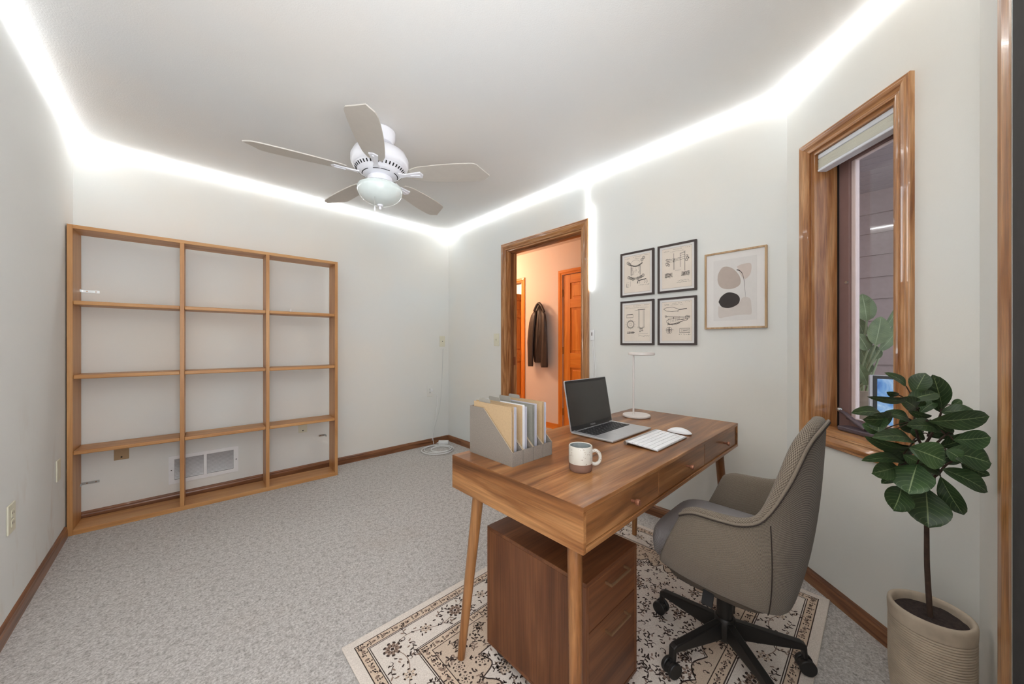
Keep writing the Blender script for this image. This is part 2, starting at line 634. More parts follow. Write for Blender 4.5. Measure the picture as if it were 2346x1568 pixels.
struct('floor', MB().add([(XL, YF, 0), (XC, YF, 0), (XD, YW, 0), (XD, YB, 0), (XL, YB, 0), (XL, YF, -.06), (XC, YF, -.06), (XD, YW, -.06), (XD, YB, -.06), (XL, YB, -.06)],
       [(0, 1, 2, 3, 4), (9, 8, 7, 6, 5)] + [(i, 5 + i, 5 + (i + 1) % 5, (i + 1) % 5) for i in range(5)]), 'carpet',
       'grey beige speckled carpet floor of the room', 'floor')
struct('ceiling', MB().add([(XL, YF, ZC), (XC, YF, ZC), (XD, YW, ZC), (XD, YB, ZC), (XL, YB, ZC), (XL, YF, ZC + .06), (XC, YF, ZC + .06), (XD, YW, ZC + .06), (XD, YB, ZC + .06), (XL, YB, ZC + .06)],
       [(4, 3, 2, 1, 0), (5, 6, 7, 8, 9)] + [(i, (i + 1) % 5, 5 + (i + 1) % 5, 5 + i) for i in range(5)]), 'ceiling',
       'off white lightly textured ceiling above the room', 'ceiling')
struct('wall_left', MB().box(XL - WT, XL, YF - WT, YB + WT, -.06, ZC + .06), 'wall_scuffed', 'pale scuffed wall at left beside the bookcase', 'wall')
struct('wall_back', MB().box(XL, XD + WT, YB, YB + WT, -.06, ZC + .06), 'wall', 'pale wall behind the bookcase', 'wall')
# right wall with door opening
DY0, DY1, DZ = 1.61, 2.50, 2.045
struct('wall_right', MB().box(XD, XD + WT, YW - 0.05, DY0, -.06, ZC + .06).box(XD, XD + WT, DY1, YB, -.06, ZC + .06).box(XD, XD + WT, DY0, DY1, DZ, ZC + .06),
       'wall', 'pale wall with the doorway and framed pictures', 'wall')
# angled wall with window opening, in its own frame
WS0, WS1, WZ0, WZ1 = 0.154, 0.535, 0.735, 2.042
AT = 0.17
mb = MB().box(0, WS0, 0, AT, -.06, ZC + .06).box(WS1, S_END + 0.03, 0, AT, -.06, ZC + .06).box(WS0, WS1, 0, AT, -.06, WZ0).box(WS0, WS1, 0, AT, WZ1, ZC + .06)
o = struct('wall_angled', mb, 'wall', 'pale angled wall holding the narrow window', 'wall')
o.location, o.rotation_euler = AW[0], (0, 0, AW[1])
# front wall (beside and behind the camera) with a glazed door opening
FX0, FX1, FZ1 = 0.55, 1.315, 2.40
GX0, GX1, GZ0, GZ1 = -.40, .50, .30, 2.20     # added window behind the camera, an opening for the fill lamps
struct('wall_front', MB().box(XL, GX0, YF - WT, YF, -.06, ZC + .06).box(GX1, FX0, YF - WT, YF, -.06, ZC + .06).box(GX0, GX1, YF - WT, YF, -.06, GZ0).box(GX0, GX1, YF - WT, YF, GZ1, ZC + .06).box(FX1, XC + 0.02, YF - WT, YF, -.06, ZC + .06).box(FX0, FX1, YF - WT, YF, FZ1, ZC + .06).box(FX0, FX1, YF - WT, YF, -.06, 0.0),
       'wall', 'pale narrow wall strip at the right edge of the picture', 'wall')


# baseboards: profile (offset from wall, z)
BP = [(0, 0), (0.0125, 0), (0.0125, 0.045), (0.010, 0.052), (0.010, 0.058), (0.005, 0.066), (0.0, 0.068)]
struct('baseboard_left', MB().prism([(XL + a, z) for a, z in BP], 'Y', YF + .0, 3.285), 'baseY', 'brown oak baseboard along the left wall', 'baseboard')
struct('baseboard_back', MB().prism([(YB - a, z) for a, z in BP], 'X', XL + .02, XD - .0126), 'baseX', 'brown oak baseboard along the back wall', 'baseboard')
mb = MB()
mb.prism([(XD - a, z) for a, z in BP], 'Y', 2.568, YB)
mb.prism([(XD - a, z) for a, z in BP], 'Y', YW + .004, 1.543)
struct('baseboard_right', mb, 'baseY', 'brown oak baseboard along the doorway wall', 'baseboard')
o = struct('baseboard_angled', MB().prism([(-a, z) for a, z in BP], 'X', 0.006, S_END - 0.01), 'baseX', 'brown oak baseboard along the angled window wall', 'baseboard')
o.location, o.rotation_euler = AW[0], (0, 0, AW[1])


# casing profile: (across width 0 inner .. w outer, projection)
def casing_prof(wd, d=0.018):
    return [(0, 0), (0, d * .55), (wd * .10, d * .62), (wd * .16, d * .45), (wd * .26, d * .5), (wd * .5, d * .92), (wd * .72, d), (wd * .80, d * .85), (wd * .93, d * .9), (wd, d * .75), (wd, 0)]


def casing_side(mb, prof, inner, sign, z0, z1, wd, plane, place, mitre_top=True, mitre_bot=False):
    """Vertical casing. place(a, p, z) gives a point; a across, p projection."""
    n = len(prof)
    P = []
    for end in (0, 1):
        for a, p in prof:
            z = (z0 - (a if mitre_bot else 0)) if end == 0 else (z1 + (a if mitre_top else 0))
            P.append(place(inner + sign * a, p, z))
    mb.add(P, [tuple(range(n)), tuple(range(2 * n - 1, n - 1, -1))] + [(i, n + i, n + (i + 1) % n, (i + 1) % n) for i in range(n)])
    return mb


def casing_head(mb, prof, a0, a1, z, up, place):
    n = len(prof)
    P = []
    for end in (0, 1):
        for a, p in prof:
            P.append(place((a0 - a) if end == 0 else (a1 + a), p, z + up * a))
    mb.add(P, [tuple(range(n)), tuple(range(2 * n - 1, n - 1, -1))] + [(i, n + i, n + (i + 1) % n, (i + 1) % n) for i in range(n)])
    return mb


# doorway
door1 = thing('trim_1', 'brown oak casing around the open doorway to the hall', 'doorway', (XD, (DY0 + DY1) / 2, 0), kind='structure')
pl = lambda a, p, z: (XD - p, a, z)
pr = casing_prof(0.066)
casing_side(MB(), pr, DY1 - .006, 1, 0, DZ - .006, .066, None, pl).build('side_casing', 'oakZ', door1)
casing_side(MB(), pr, DY0 + .006, -1, 0, DZ - .006, .066, None, pl).build('side_casing', 'oakZ', door1)
casing_head(MB(), pr, DY0 + .006, DY1 - .006, DZ - .006, 1, pl).build('head_casing', 'oakY', door1)
JT = 0.018
MB().box(XD + .001, XD + WT, DY1 - JT, DY1 - .0005, 0, DZ - JT).build('jamb', 'oakZ', door1)
MB().box(XD + .001, XD + WT, DY0 + .0005, DY0 + JT, 0, DZ - JT).build('jamb', 'oakZ', door1)
MB().box(XD + .001, XD + WT, DY0 + .0005, DY1 - .0005, DZ - JT, DZ - .0005).build('head_jamb', 'oakY', door1)
MB().box(XD + .045, XD + .075, DY1 - JT - .011, DY1 - JT, 0, DZ - JT).build('door_stop', 'baseZ', door1)
MB().box(XD + .045, XD + .075, DY0 + JT, DY0 + JT + .011, 0, DZ - JT).build('door_stop', 'baseZ', door1)
MB().box(XD + .045, XD + .075, DY0 + JT, DY1 - JT, DZ - JT - .011, DZ - JT).build('door_stop', 'baseY', door1)
MB().box(XD + .084, XD + .108, DY1 - JT - .0025, DY1 - JT, 0.93, 1.01).build('strike_plate', 'copper', door1)

# ------------------------------------------------------------------ hall beyond the doorway
XH = 3.62
struct('floor_hall', MB().box(XD + .001, XH + 1.6, 0.95, 5.6, -.06, -.001), 'carpet', 'carpet floor of the hall beyond the doorway', 'floor')
struct('ceiling_hall', MB().box(XD + WT, XH + 1.6, 0.95, 5.6, ZC + .001, ZC + .06), 'hallwall', 'ceiling of the warm lit hall', 'ceiling')
HD0, HD1 = 2.08, 2.87          # closed hall door
HE0, HE1 = 3.615, 4.42         # open doorway further along
HZ = 2.035
mb = MB().box(XH, XH + .1, 1.0, HD0, 0, ZC).box(XH, XH + .1, HD1, HE0, 0, ZC).box(XH, XH + .1, HE1, 5.6, 0, ZC)
mb.box(XH, XH + .1, HD0, HD1, HZ, ZC).box(XH, XH + .1, HE0, HE1, HZ, ZC)
struct('wall_hall', mb, 'hallwall', 'warm lit hall wall seen through the doorway', 'wall')
mb = MB().box(XD + WT, XH + 1.6, 5.5, 5.6, 0, ZC).box(XD + WT, XH + 1.6, 0.95, 1.0, 0, ZC).box(XH + 1.5, XH + 1.6, 1.0, 5.5, 0, ZC).box(XD + WT, XD + WT + .02, 2.6, 5.5, 0, ZC)
struct('wall_far', mb, 'hallwall', 'warm lit wall of the room beyond the hall', 'wall')
struct('baseboard_hall', MB().box(XH - .012, XH, HD1 + .07, HE0 - .07, 0, .075), 'pineY', 'orange brown baseboard at the hall wall', 'baseboard')

ph = lambda a, p, z: (XH - p, a, z)
pr2 = casing_prof(0.062, 0.016)
d2 = thing('door_1', 'orange pine six panel door closed in the hall', 'door', (XH, (HD0 + HD1) / 2, 0), kind='structure')
casing_side(MB(), pr2, HD1, 1, 0, HZ, .062, None, ph).build('side_casing', 'pineZ', d2)
casing_side(MB(), pr2, HD0, -1, 0, HZ, .062, None, ph).build('side_casing', 'pineZ', d2)
casing_head(MB(), pr2, HD0, HD1, HZ, 1, ph).build('head_casing', 'pineY', d2)


def panel_door(parent, place, W, H, mat1='pineZ', mat2='pineY', th=0.035):
    """place(a, d, z): a 0..W across, d depth 0 front .. th, z."""
    def bx(a0, a1, z0, z1, q0, q1):
        m = MB()
        m.box(0, 1, 0, 1, 0, 1)
        vs = []
        for p in m.v:
            vs.append(place(a0 + (a1 - a0) * p.x, q0 + (q1 - q0) * p.y, z0 + (z1 - z0) * p.z))
        m.v = [Vector(q) for q in vs]
        return m
    st = 0.112
    cols = [(st, W / 2 - 0.05), (W / 2 + 0.05, W - st)]
    rows = [(0.24, 0.83), (1.02, 1.60), (1.715, H - 0.11)]
    bx(0.0, st, 0.008, H, 0, th).build('stile', mat1, parent, bevel=.002)
    bx(W - st, W, 0.008, H, 0, th).build('stile', mat1, parent, bevel=.002)
    bx(W / 2 - .05, W / 2 + .05, 0.008, H, 0, th).build('mullion', mat1, parent, bevel=.002)
    zz = [0.008, rows[0][0], rows[0][1], rows[1][0], rows[1][1], rows[2][0], rows[2][1], H]
    for i in range(0, 8, 2):
        bx(st, W - st, zz[i], zz[i + 1], 0.0005, th - .0005).build('rail', mat2, parent, bevel=.002)
    for a0, a1 in cols:
        for z0, z1 in rows:
            p = bx(a0, a1, z0, z1, 0.014, 0.022).build('panel', mat1, parent)
            bx(a0 + .03, a1 - .03, z0 + .03, z1 - .03, 0.006, 0.018).build('raised_field', mat1, p, bevel=.006)


panel_door(d2, lambda a, q, z: (XH + .012 + q, HD1 - .003 - a, z), HD1 - HD0 - .006, HZ - .004)
for zz in (0.25, 1.05, 1.80):
    MB().cyl((XH + .006, HD1 - .004, zz - .045), (XH + .006, HD1 - .004, zz + .045), .007, 10).build('hinge', 'brass', d2, smooth=True)

d3 = thing('door_2', 'orange pine door standing open beyond the hall wall', 'door', (XH, (HE0 + HE1) / 2, 0), kind='structure')
casing_side(MB(), pr2, HE0, -1, 0, HZ, .062, None, ph).build('side_casing', 'pineZ', d3)
casing_side(MB(), pr2, HE1, 1, 0, HZ, .062, None, ph).build('side_casing', 'pineZ', d3)
casing_head(MB(), pr2, HE0, HE1, HZ, 1, ph).build('head_casing', 'pineY', d3)
MB().box(XH, XH + .1, HE0 - .001, HE0 + .016, 0, HZ).build('jamb', 'pineZ', d3)
panel_door(d3, lambda a, q, z: (XH + .11 + a, HE1 - .02 + q, z), 0.77, HZ - .02)

# ------------------------------------------------------------------ window in the angled wall
w1 = thing('window_1', 'narrow oak cased casement window in the angled wall', 'window', AW[0], AW[1], kind='structure')
pa = lambda a, p, z: (a, -p, z)
pw = casing_prof(0.055, 0.021)
L = dict(local=True)
casing_side(MB(), pw, WS0, -1, WZ0, WZ1, .075, None, pa, True, True).build('side_casing', 'oakZ', w1, **L)
casing_side(MB(), pw, WS1, 1, WZ0, WZ1, .075, None, pa, True, True).build('side_casing', 'oakZ', w1, **L)
casing_head(MB(), pw, WS0, WS1, WZ1, 1, pa).build('head_casing', 'oakX', w1, **L)
casing_head(MB(), pw, WS0, WS1, WZ0, -1, pa).build('sill_casing', 'oakX', w1, **L)
J = 0.016
MB().box(WS0, WS0 + J, 0.0005, .104, WZ0, WZ1).build('jamb', 'oakZ', w1, **L)
MB().box(WS1 - J, WS1, 0.0005, .104, WZ0, WZ1).build('jamb', 'oakZ', w1, **L)
MB().box(WS0 + J, WS1 - J, 0.0005, .104, WZ1 - J, WZ1).build('head_jamb', 'oakX', w1, **L)
MB().box(WS0 + J, WS1 - J, 0.0005, .104, WZ0, WZ0 + J).build('sill', 'oakX', w1, **L)
mb = MB().box(WS0, WS0 + .017, .104, .118, WZ0, WZ1).box(WS1 - .017, WS1, .104, .118, WZ0, WZ1)
mb.box(WS0 + .017, WS1 - .017, .104, .118, WZ1 - .017, WZ1).box(WS0 + .017, WS1 - .017, .104, .118, WZ0, WZ0 + .017)
mb.build('gap_shade', 'gap_shade', w1, **L)  # dark strip standing in for the shade between jamb and sash
sa, sb, sz0, sz1 = WS0 + .012, WS1 - .012, WZ0 + .012, WZ1 - .012
sw = 0.058
SASHP = []
SASHP.append(MB().box(sa, sa + sw, .112, .15, sz0, sz1).build('sash_stile', 'mauve', w1, bevel=.006, **L))
SASHP.append(MB().box(sb - sw, sb, .112, .15, sz0, sz1).build('sash_stile', 'mauve', w1, bevel=.006, **L))
MB().box(sa + sw, sb - sw, .1125, .1495, sz1 - .062, sz1).build('sash_rail', 'mauve', w1, bevel=.004, **L)
MB().box(sa + sw, sb - sw, .1125, .1495, sz0, sz0 + .05).build('sash_rail', 'mauve', w1, bevel=.004, **L)
ga, gb, gz0, gz1 = sa + sw, sb - sw, sz0 + .05, sz1 - .062
mb = MB().box(ga, ga + .020, .118, .138, gz0, gz1).box(gb - .020, gb, .118, .138, gz0, gz1).box(ga + .018, gb - .018, .118, .138, gz1 - .006, gz1).box(ga + .018, gb - .018, .118, .138, gz0, gz0 + .006)
mb.build('glazing_bead', 'sashlight', w1, bevel=.003, **L)
MB().box(ga + .017, gb - .017, .127, .131, gz0 + .004, gz1 - .004).build('pane', 'glass', w1, **L)
mb = MB()
mb.cyl((sa + .045, .112, 1.42), (sa + .045, .106, 1.42), .006, 10)
mb.build('latch_screw', 'steel', w1, **L)

# blind rolled up at the head of the window
bl = thing('window_blind', 'cream pleated blind pulled up at the window head', 'blind', AW[0], AW[1])
MB().box(WS0 + J + .003, WS1 - J - .003, .012, .05, WZ1 - J - .022, WZ1 - J - .001).build('head_rail', 'blindrail', bl, bevel=.003, **L)
for i in range(7):
    z1 = WZ1 - J - .023 - i * .0065
    MB().prism([(.016, z1), (.011, z1 - .0032), (.016, z1 - .0065), (.046, z1 - .0065), (.051, z1 - .0032), (.046, z1)], 'X', WS0 + J + .004, WS1 - J - .004).build('pleat', 'blind', bl, **L)
MB().box(WS0 + J + .003, WS1 - J - .003, .010, .052, WZ1 - J - .082, WZ1 - J - .069).build('bottom_rail', 'blindrail', bl, bevel=.004, **L)

# casement crank on the sill
cr = thing('window_crank', 'oxidised metal casement crank lying on the window sill', 'crank', AW[0], AW[1])
mb = MB().box(.235, .40, .045, .095, WZ0 + J, WZ0 + J + .022)
mb.build('housing', 'crank', cr, bevel=.006, **L)
MB().tube([(.215, .075, WZ0 + J + .085), (.245, .072, WZ0 + J + .075), (.30, .064, WZ0 + J + .05), (.36, .055, WZ0 + J + .03)], [.006, .008, .009, .009], 10).build('arm', 'crank', cr, smooth=True, **L)
MB().tube([(.24, .088, WZ0 + J + .055), (.32, .085, WZ0 + J + .04), (.41, .075, WZ0 + J + .028)], .007, 10).build('link_bar', 'crank', cr, smooth=True, **L)
MB().ball((.213, .0755, WZ0 + J + .088), .011, .011, .010, 14, 8).build('knob', 'steel', cr, smooth=True, **L)

# glazed door with dark screen in the front wall, at the right edge of the frame
d4 = thing('door_3', 'dark screened glass door edge at the right border', 'door', (FX1, YF, 0), kind='structure')
pf = lambda a, p, z: (a, YF + p, z)
pr3 = casing_prof(0.095, 0.016)
casing_side(MB(), pr3, FX1 - .004, 1, 0, FZ1, .095, None, pf).build('side_casing', 'oakZ', d4)
MB().box(FX1 - .016, FX1 - .0005, YF - .11, YF - .001, 0, FZ1).build('jamb', 'oakZ', d4)
MB().box(FX1 - .0125, FX1 - .0055, YF - .03, YF + .0085, 0, FZ1).build('screen_edge', 'alu', d4)
MB().box(FX0 + .002, FX1 - .0125, YF - .02, YF + .008, 0.0, FZ1 - .002).build('screen', 'screenmesh', d4)
MB().box(FX0 + .002, FX1 - .017, YF - .075, YF - .07, 0.0, FZ1 - .002).build('pane', 'insulation', d4)

# unseen window added behind the camera so the fill lamps can shine in
w2 = thing('added_window', 'added oak cased window behind the camera, opening for fill lamps', 'window', (GX0, YF, 0), kind='structure')
MB().box(GX0 - .06, GX0 + .004, YF, YF + .016, GZ0 - .06, GZ1 + .06).build('side_casing', 'oakZ', w2)
MB().box(GX1 - .004, GX1 + .04, YF, YF + .016, GZ0 - .06, GZ1 + .06).build('side_casing', 'oakZ', w2)
MB().box(GX0 + .004, GX1 - .004, YF, YF + .016, GZ1 - .004, GZ1 + .06).build('head_casing', 'oakX', w2)
MB().box(GX0 + .004, GX1 - .004, YF, YF + .02, GZ0 - .06, GZ0 + .004).build('sill_casing', 'oakX', w2)
MB().box(GX0 + .001, GX1 - .001, YF - .07, YF - .066, GZ0 + .001, GZ1 - .001).build('pane', 'glass', w2)

# ------------------------------------------------------------------ exterior seen through the window
struct('ground', MB().box(2.45, 7, -6, 0.9, -.25, -.05), 'patio', 'concrete patio outside the window', 'ground')
XS = 4.6
ext = thing('wall_exterior', 'taupe lap sided house wall outside the window', 'wall', (XS, 0, 0), kind='structure')
MB().box(XS + .03, XS + .12, -4.0, 0.95, -.05, 2.55).build('sheathing', 'siding', ext)
z = -.05
while z < 2.29:
    zt = min(z + .2, 2.33)
    MB().prism([(XS + .03, z), (XS, z), (XS + .022, zt), (XS + .03, zt)], 'Y', -4.0, 0.95).build('siding_board', 'siding', ext)
    z += .2
MB().box(XS - .008, XS + .03, -4.0, 0.95, 2.33, 2.53).build('frieze_board', 'siding', ext)
sof = thing('roof_soffit', 'grey boarded soffit under the roof outside the window', 'soffit', (3.8, 0, 2.53), kind='structure')
for i in range(13):
    x0 = XS - .12 * (i + 1)
    MB().box(x0 + .006, x0 + .12, -4.0, 0.9, 2.53, 2.55).build('soffit_board', 'soffit', sof)
MB().box(XS - 1.6, XS + .1, -4.0, 0.9, 2.552, 2.60).build('soffit_backing', 'soffit', sof)

tb = thing('patio_table', 'small grey table outside behind the window sill', 'table', (3.2, -.15, -.05))
MB().box(2.78, 3.75, -.62, .32, .50, .53).build('top', 'patio', tb, bevel=.004)
for xx in (2.82, 3.70):
    for yy in (-.58, .27):
        MB().box(xx - .02, xx + .02, yy - .02, yy + .02, -.05, .50).build('leg', 'blackmetal', tb)

mon = thing('computer_monitor', 'silver all in one computer with blue screen behind the window', 'computer', (2.95, -.22, .53))
mon.rotation_euler = (0, 0, 0)
tilt = R(6)
def mp(yy, h, q):      # y across (world), h up the tilted body, q depth behind the face
    x0 = 2.905 + h * math.sin(tilt) + q * math.cos(tilt)
    return (x0, yy, .575 + h * math.cos(tilt) - q * math.sin(tilt))
def mbox(y0, y1, h0, h1, q0, q1):
    m = MB().box(0, 1, 0, 1, 0, 1)
    m.v = [Vector(mp(y0 + (y1 - y0) * p.x, h0 + (h1 - h0) * p.y, q0 + (q1 - q0) * p.z)) for p in m.v]
    m.f = [tuple(reversed(f)) for f in m.f]
    return m
MY1 = 0.056
mbox(-.49, MY1, 0, .385, 0, .035).build('body', 'alu', mon, bevel=.006)
mbox(-.485, MY1 - .018, .075, .380, -.004, -.0005).build('bezel', 'black', mon)
mbox(-.468, MY1 - .036, .095, .362, -.006, -.004).build('display', 'bluescreen', mon)
MB().tube([mp(MY1 - .09, .052, -.001), mp(MY1 - .083, .058, -.001), mp(MY1 - .078, .05, -.001), mp(MY1 - .081, .04, -.001), mp(MY1 - .085, .034, -.001)], [.002, .0035, .0045, .003, .0012], 6).build('logo', 'logo', mon)
MB().ball(mp(MY1 - .086, .026, -.001), .0018, .0022, .0024, 8, 6).build('logo_dot', 'logo', mon)
mb = MB()
mb.prism([(2.93, .535), (3.10, .535), (3.10, .542), (2.945, .545), (2.965, .70), (2.957, .70)], 'Y', -.32, -.12)
mb.build('stand', 'alu', mon)

# banana plant outside, standing on the table
bp = thing('potted_banana_plant', 'potted banana plant with broad leaves behind the window glass', 'plant', (3.42, .10, .53))
BX, BY = 3.42, .105
MB().lathe([(.0, .531), (.075, .531), (.095, .60), (.10, .815), (.104, .82), (.097, .822), (.09, .80), (0, .80)], 32, BX, BY).build('pot', 'pot', bp, smooth=True)


def leaf_mesh(base, tip, side, width, nrm, droop=0.15, fold=0.25, nu=12, nv=6, shape=0.55, wav=0.0, tipw=0.06):
    """Leaf surface from base to tip; side: unit vector across; nrm: unit vector out of the upper face."""
    m = MB()
    base, tip = Vector(base), Vector(tip)
    Lg = (tip - base).length
    P = []
    for i in range(nu + 1):
        t = i / nu
        c_ = base.lerp(tip, t) + nrm * (droop * Lg * math.sin(PI * t))
        wv = (math.sin(PI * t ** shape) ** 0.62) if 0 < t < 1 else 0.0
        wv = max(wv, 0.02 + tipw * (t < 0.5) * 0.5)
        row = []
        for j in range(-nv, nv + 1):
            s_ = j / nv
            ww = width * 0.5 * wv * s_
            lift = fold * abs(ww) + wav * width * math.sin(t * 9 + s_ * 2.0) * abs(s_)
            row.append(c_ + side * ww + nrm * lift)
        P.append(row)
    m.grid(P, uvf=lambda i, j: (i / nu, (j - nv) / nv))
    return m


def px_leaf(parent, b, t, wpx, db, dt, mat='leaf', tiltdeg=20.0, droop=0.12, fold=0.3, shape=0.62, wav=0.03, name='leaf', flip=1):
    """Leaf laid out from two photo points at given depths; tilt turns it about its midrib away from facing the camera."""
    B, T = at_d(b[0], b[1], db), at_d(t[0], t[1], dt)
    ax = (T - B).normalized()
    view = ((B + T) * 0.5 - CAM).normalized()
    side = ax.cross(view)
    if side.length < 1e-4:
        side = ax.cross(Vector((0, 0, 1)))
    side.normalize()
    nrm = side.cross(ax).normalized()
    if nrm.dot(view) > 0:
        nrm = -nrm
    q = Matrix.Rotation(R(tiltdeg) * flip, 3, ax)
    side, nrm = q @ side, q @ nrm
    mid_ = (B + T) * 0.5
    def pj(p):
        q_ = p - CAM
        dd = q_.x * _s + q_.y * _c
        return Vector(((q_.x * _c - q_.y * _s) / dd * F, -q_.z / dd * F))
    ppm = (pj(mid_ + side * 0.005) - pj(mid_ - side * 0.005)).length / 0.01
    wd = min(wpx * 1.3 / max(ppm, 200.0), (T - B).length * 1.1)
    m = leaf_mesh(B, T, side, wd, nrm, droop, fold, 12, 5, shape, wav)
    return m.build(name, mat, parent, smooth=True, angle=180)


S2 = 686 / 140.0
def q2(x, y): return (1940 + x / S2, 640 + y / S2)
BL = [((225, 470), (170, 165), 190, 2.40, 2.44, 15), ((320, 740), (385, 420), 200, 2.30, 2.34, 10), ((365, 800), (560, 570), 90, 2.30, 2.30, 35),
      ((420, 560), (570, 290), 70, 2.42, 2.45, 45), ((235, 800), (120, 610), 130, 2.34, 2.36, 25), ((235, 1000), (110, 700), 110, 2.42, 2.40, 20),
      ((235, 1190), (105, 930), 100, 2.30, 2.28, 20), ((270, 1050), (170, 880), 90, 2.44, 2.45, 20), ((330, 900), (300, 740), 120, 2.40, 2.40, 15),
      ((200, 640), (80, 400), 110, 2.46, 2.48, 20), ((480, 640), (545, 450), 40, 2.45, 2.46, 30)]
stem0 = at_d(*q2(245, 1265), 2.40)
for b, t, wpx, db, dt, tl in BL:
    px_leaf(bp, q2(*b), q2(*t), wpx / S2, db, dt, 'banana', tl, 0.05, 0.2, 0.8, 0.0)
    B = at_d(*q2(*b), db)
    st = Vector((BX + random.uniform(-.03, .03), BY + random.uniform(-.03, .03), .80))
    MB().tube(spline([st, st.lerp(B, .5) + Vector((0, 0, .03)), B], 5), .006, 8).build('stem', 'banana', bp, smooth=True)

# ------------------------------------------------------------------ LED strip round the ceiling
led = thing('led_strip_light', 'glowing white LED strip along the ceiling edge and door casing', 'LED strip', (XD - .01, 1.55, ZC - .03))
ZL = ZC - 0.013
hw = 0.0055
def ledrun(a, b, mat='led'):
    MB().tube([a, b], hw, 6).build('strip_segment', mat, led)
g = 0.009
ledrun((XL + g, YF + g, ZL), (XL + g, YB - g, ZL))
ledrun((XL + g, YB - g, ZL), (XD - g, YB - g, ZL))
ledrun((XD - g, YB - g, ZL), (XD - g, YW, ZL))
nx, ny = -.7071 * g, .7071 * g
ang = lambda s_, q_, z_: (XD - .7071 * s_ - .7071 * q_, YW - .7071 * s_ + .7071 * q_, z_)
MB().tube(spline([ang(0, g, ZL), ang(.05, .014, ZL - .008), ang(.14, .02, ZL - .012), ang(.24, .012, ZL - .004), ang(.4, g, ZL), ang(S_END - .01, g, ZL)], 5), hw, 6).build('strip_segment', 'led', led)
ledrun((XC - .01, YF + g, ZL), (XL + g, YF + g, ZL))
# the run that drops down beside the door casing
MB().tube(spline([(XD - .012, 1.555, ZL - .006), (XD - .012, 1.565, 2.33), (XD - .012, 1.556, 2.20), (XD - .022, 1.545, 2.13)], 5), .004, 6).build('strip_segment', 'led_soft', led)
ledrun((XD - .009, 1.532, 2.19), (XD - .009, 1.532, 1.555))
MB().tube([(XD - .006, 1.534, 1.555), (XD - .006, 1.535, 1.25)], .003, 6).build('lead_wire', 'cord', led)
ctl = thing('led_controller', 'small white LED controller hanging beside the door casing', 'controller', (XD - .01, 1.517, 1.16))
MB().box(XD - .016, XD - .003, 1.500, 1.532, 1.165, 1.245).build('body', 'white_plastic', ctl, bevel=.004)
MB().box(XD - .017, XD - .016, 1.512, 1.520, 1.20, 1.225).build('button', 'inksoft', ctl)
MB().tube(spline([(XD - .008, 1.51, 1.165), (XD - .01, 1.50, 1.08), (XD - .012, 1.49, .98), (XD - .010, 1.493, .85), (XD - .012, 1.50, .5), (XD - .02, 1.505, .08)], 6), .003, 6).build('cord', 'cord', ctl, smooth=True)
MB().tube(spline([(XD - .008, 1.52, 1.165), (XD - .01, 1.513, 1.08), (XD - .011, 1.503, .98), (XD - .010, 1.51, .85), (XD - .012, 1.515, .5), (XD - .02, 1.52, .08)], 6), .0025, 6).build('cord', 'cord', ctl, smooth=True)


# ------------------------------------------------------------------ outlets, switches, vent
def plate(name, label, cat, origin, u, v, n, w_, h_, mat, kind, group=None):
    """Wall plate; u across, v up, n out of the wall; origin is the plate centre on the wall."""
    o = thing(name, label, cat, origin, 0, group)
    O = Vector(origin)
    u, v, n = Vector(u), Vector(v), Vector(n)
    def bx(a0, a1, b0, b1, c0, c1):
        m = MB().box(0, 1, 0, 1, 0, 1)
        m.v = [O + u * (a0 + (a1 - a0) * p.x) + v * (b0 + (b1 - b0) * p.y) + n * (c0 + (c1 - c0) * p.z) for p in m.v]
        return m
    bx(-w_ / 2, w_ / 2, -h_ / 2, h_ / 2, 0.0003, .006).build('plate', mat, o, bevel=.002)
    if kind == 'outlet':
        for sgn in (-1, 1):
            r = bx(-.016, .016, sgn * .02 - .014, sgn * .02 + .014, .006, .0085).build('receptacle', mat, o, bevel=.004)
            bx(-.008, -.006, sgn * .02 - .004, sgn * .02 + .006, .0085, .009).build('slot', 'slot', r)
            bx(.006, .008, sgn * .02 - .004, sgn * .02 + .006, .0085, .009).build('slot', 'slot', r)
        bx(-.002, .002, -.002, .002, .006, .0075).build('screw', 'steel', o)
    elif kind == 'switch':
        bx(-.006, .006, -.012, .012, .006, .008).build('toggle_frame', mat, o)
        bx(-.004, .004, -.002, .010, .008, .017).build('toggle', mat, o)
    elif kind == 'jack':
        bx(-.004, .004, -.004, .004, .006, .0085).build('jack', 'slot', o)
    elif kind == 'lowjack':
        bx(-.004, .004, -h_ / 2 + .014, -h_ / 2 + .022, .006, .0085).build('jack', 'slot', o)
    return o


XN, YN, ZN = (1, 0, 0), (0, 1, 0), (0, 0, 1)
plate('wall_outlet', 'ivory duplex outlet low on the left wall nearest the camera', 'outlet', (XL, 2.388, .443), (0, 1, 0), ZN, XN, .082, .115, 'ivory_plastic', 'outlet')
plate('wall_outlet', 'ivory wall plate on the left wall right beside the bookcase', 'outlet', (XL, 3.125, .440), (0, 1, 0), ZN, XN, .075, .115, 'ivory_plastic', 'blank')
plate('wall_outlet', 'tan wall plate half hidden under the lowest left shelf', 'outlet', (-.291, YB, .42), XN, ZN, (0, -1, 0), .068, .115, 'kraft', 'lowjack')
plate('wall_outlet', 'ivory wall plate half hidden under the lowest right shelf', 'outlet', (.777, YB, .415), XN, ZN, (0, -1, 0), .068, .115, 'ivory_plastic', 'lowjack')
po = plate('wall_outlet', 'pale outlet with plugged white cord near the room corner', 'outlet', (2.035, YB, .607), XN, ZN, (0, -1, 0), .075, .125, 'wall', 'outlet')
plate('wall_plate', 'blank ivory wall plate high up near the room corner', 'wall plate', (2.198, YB, 1.166), XN, ZN, (0, -1, 0), .07, .122, 'ivory_plastic', 'jack')
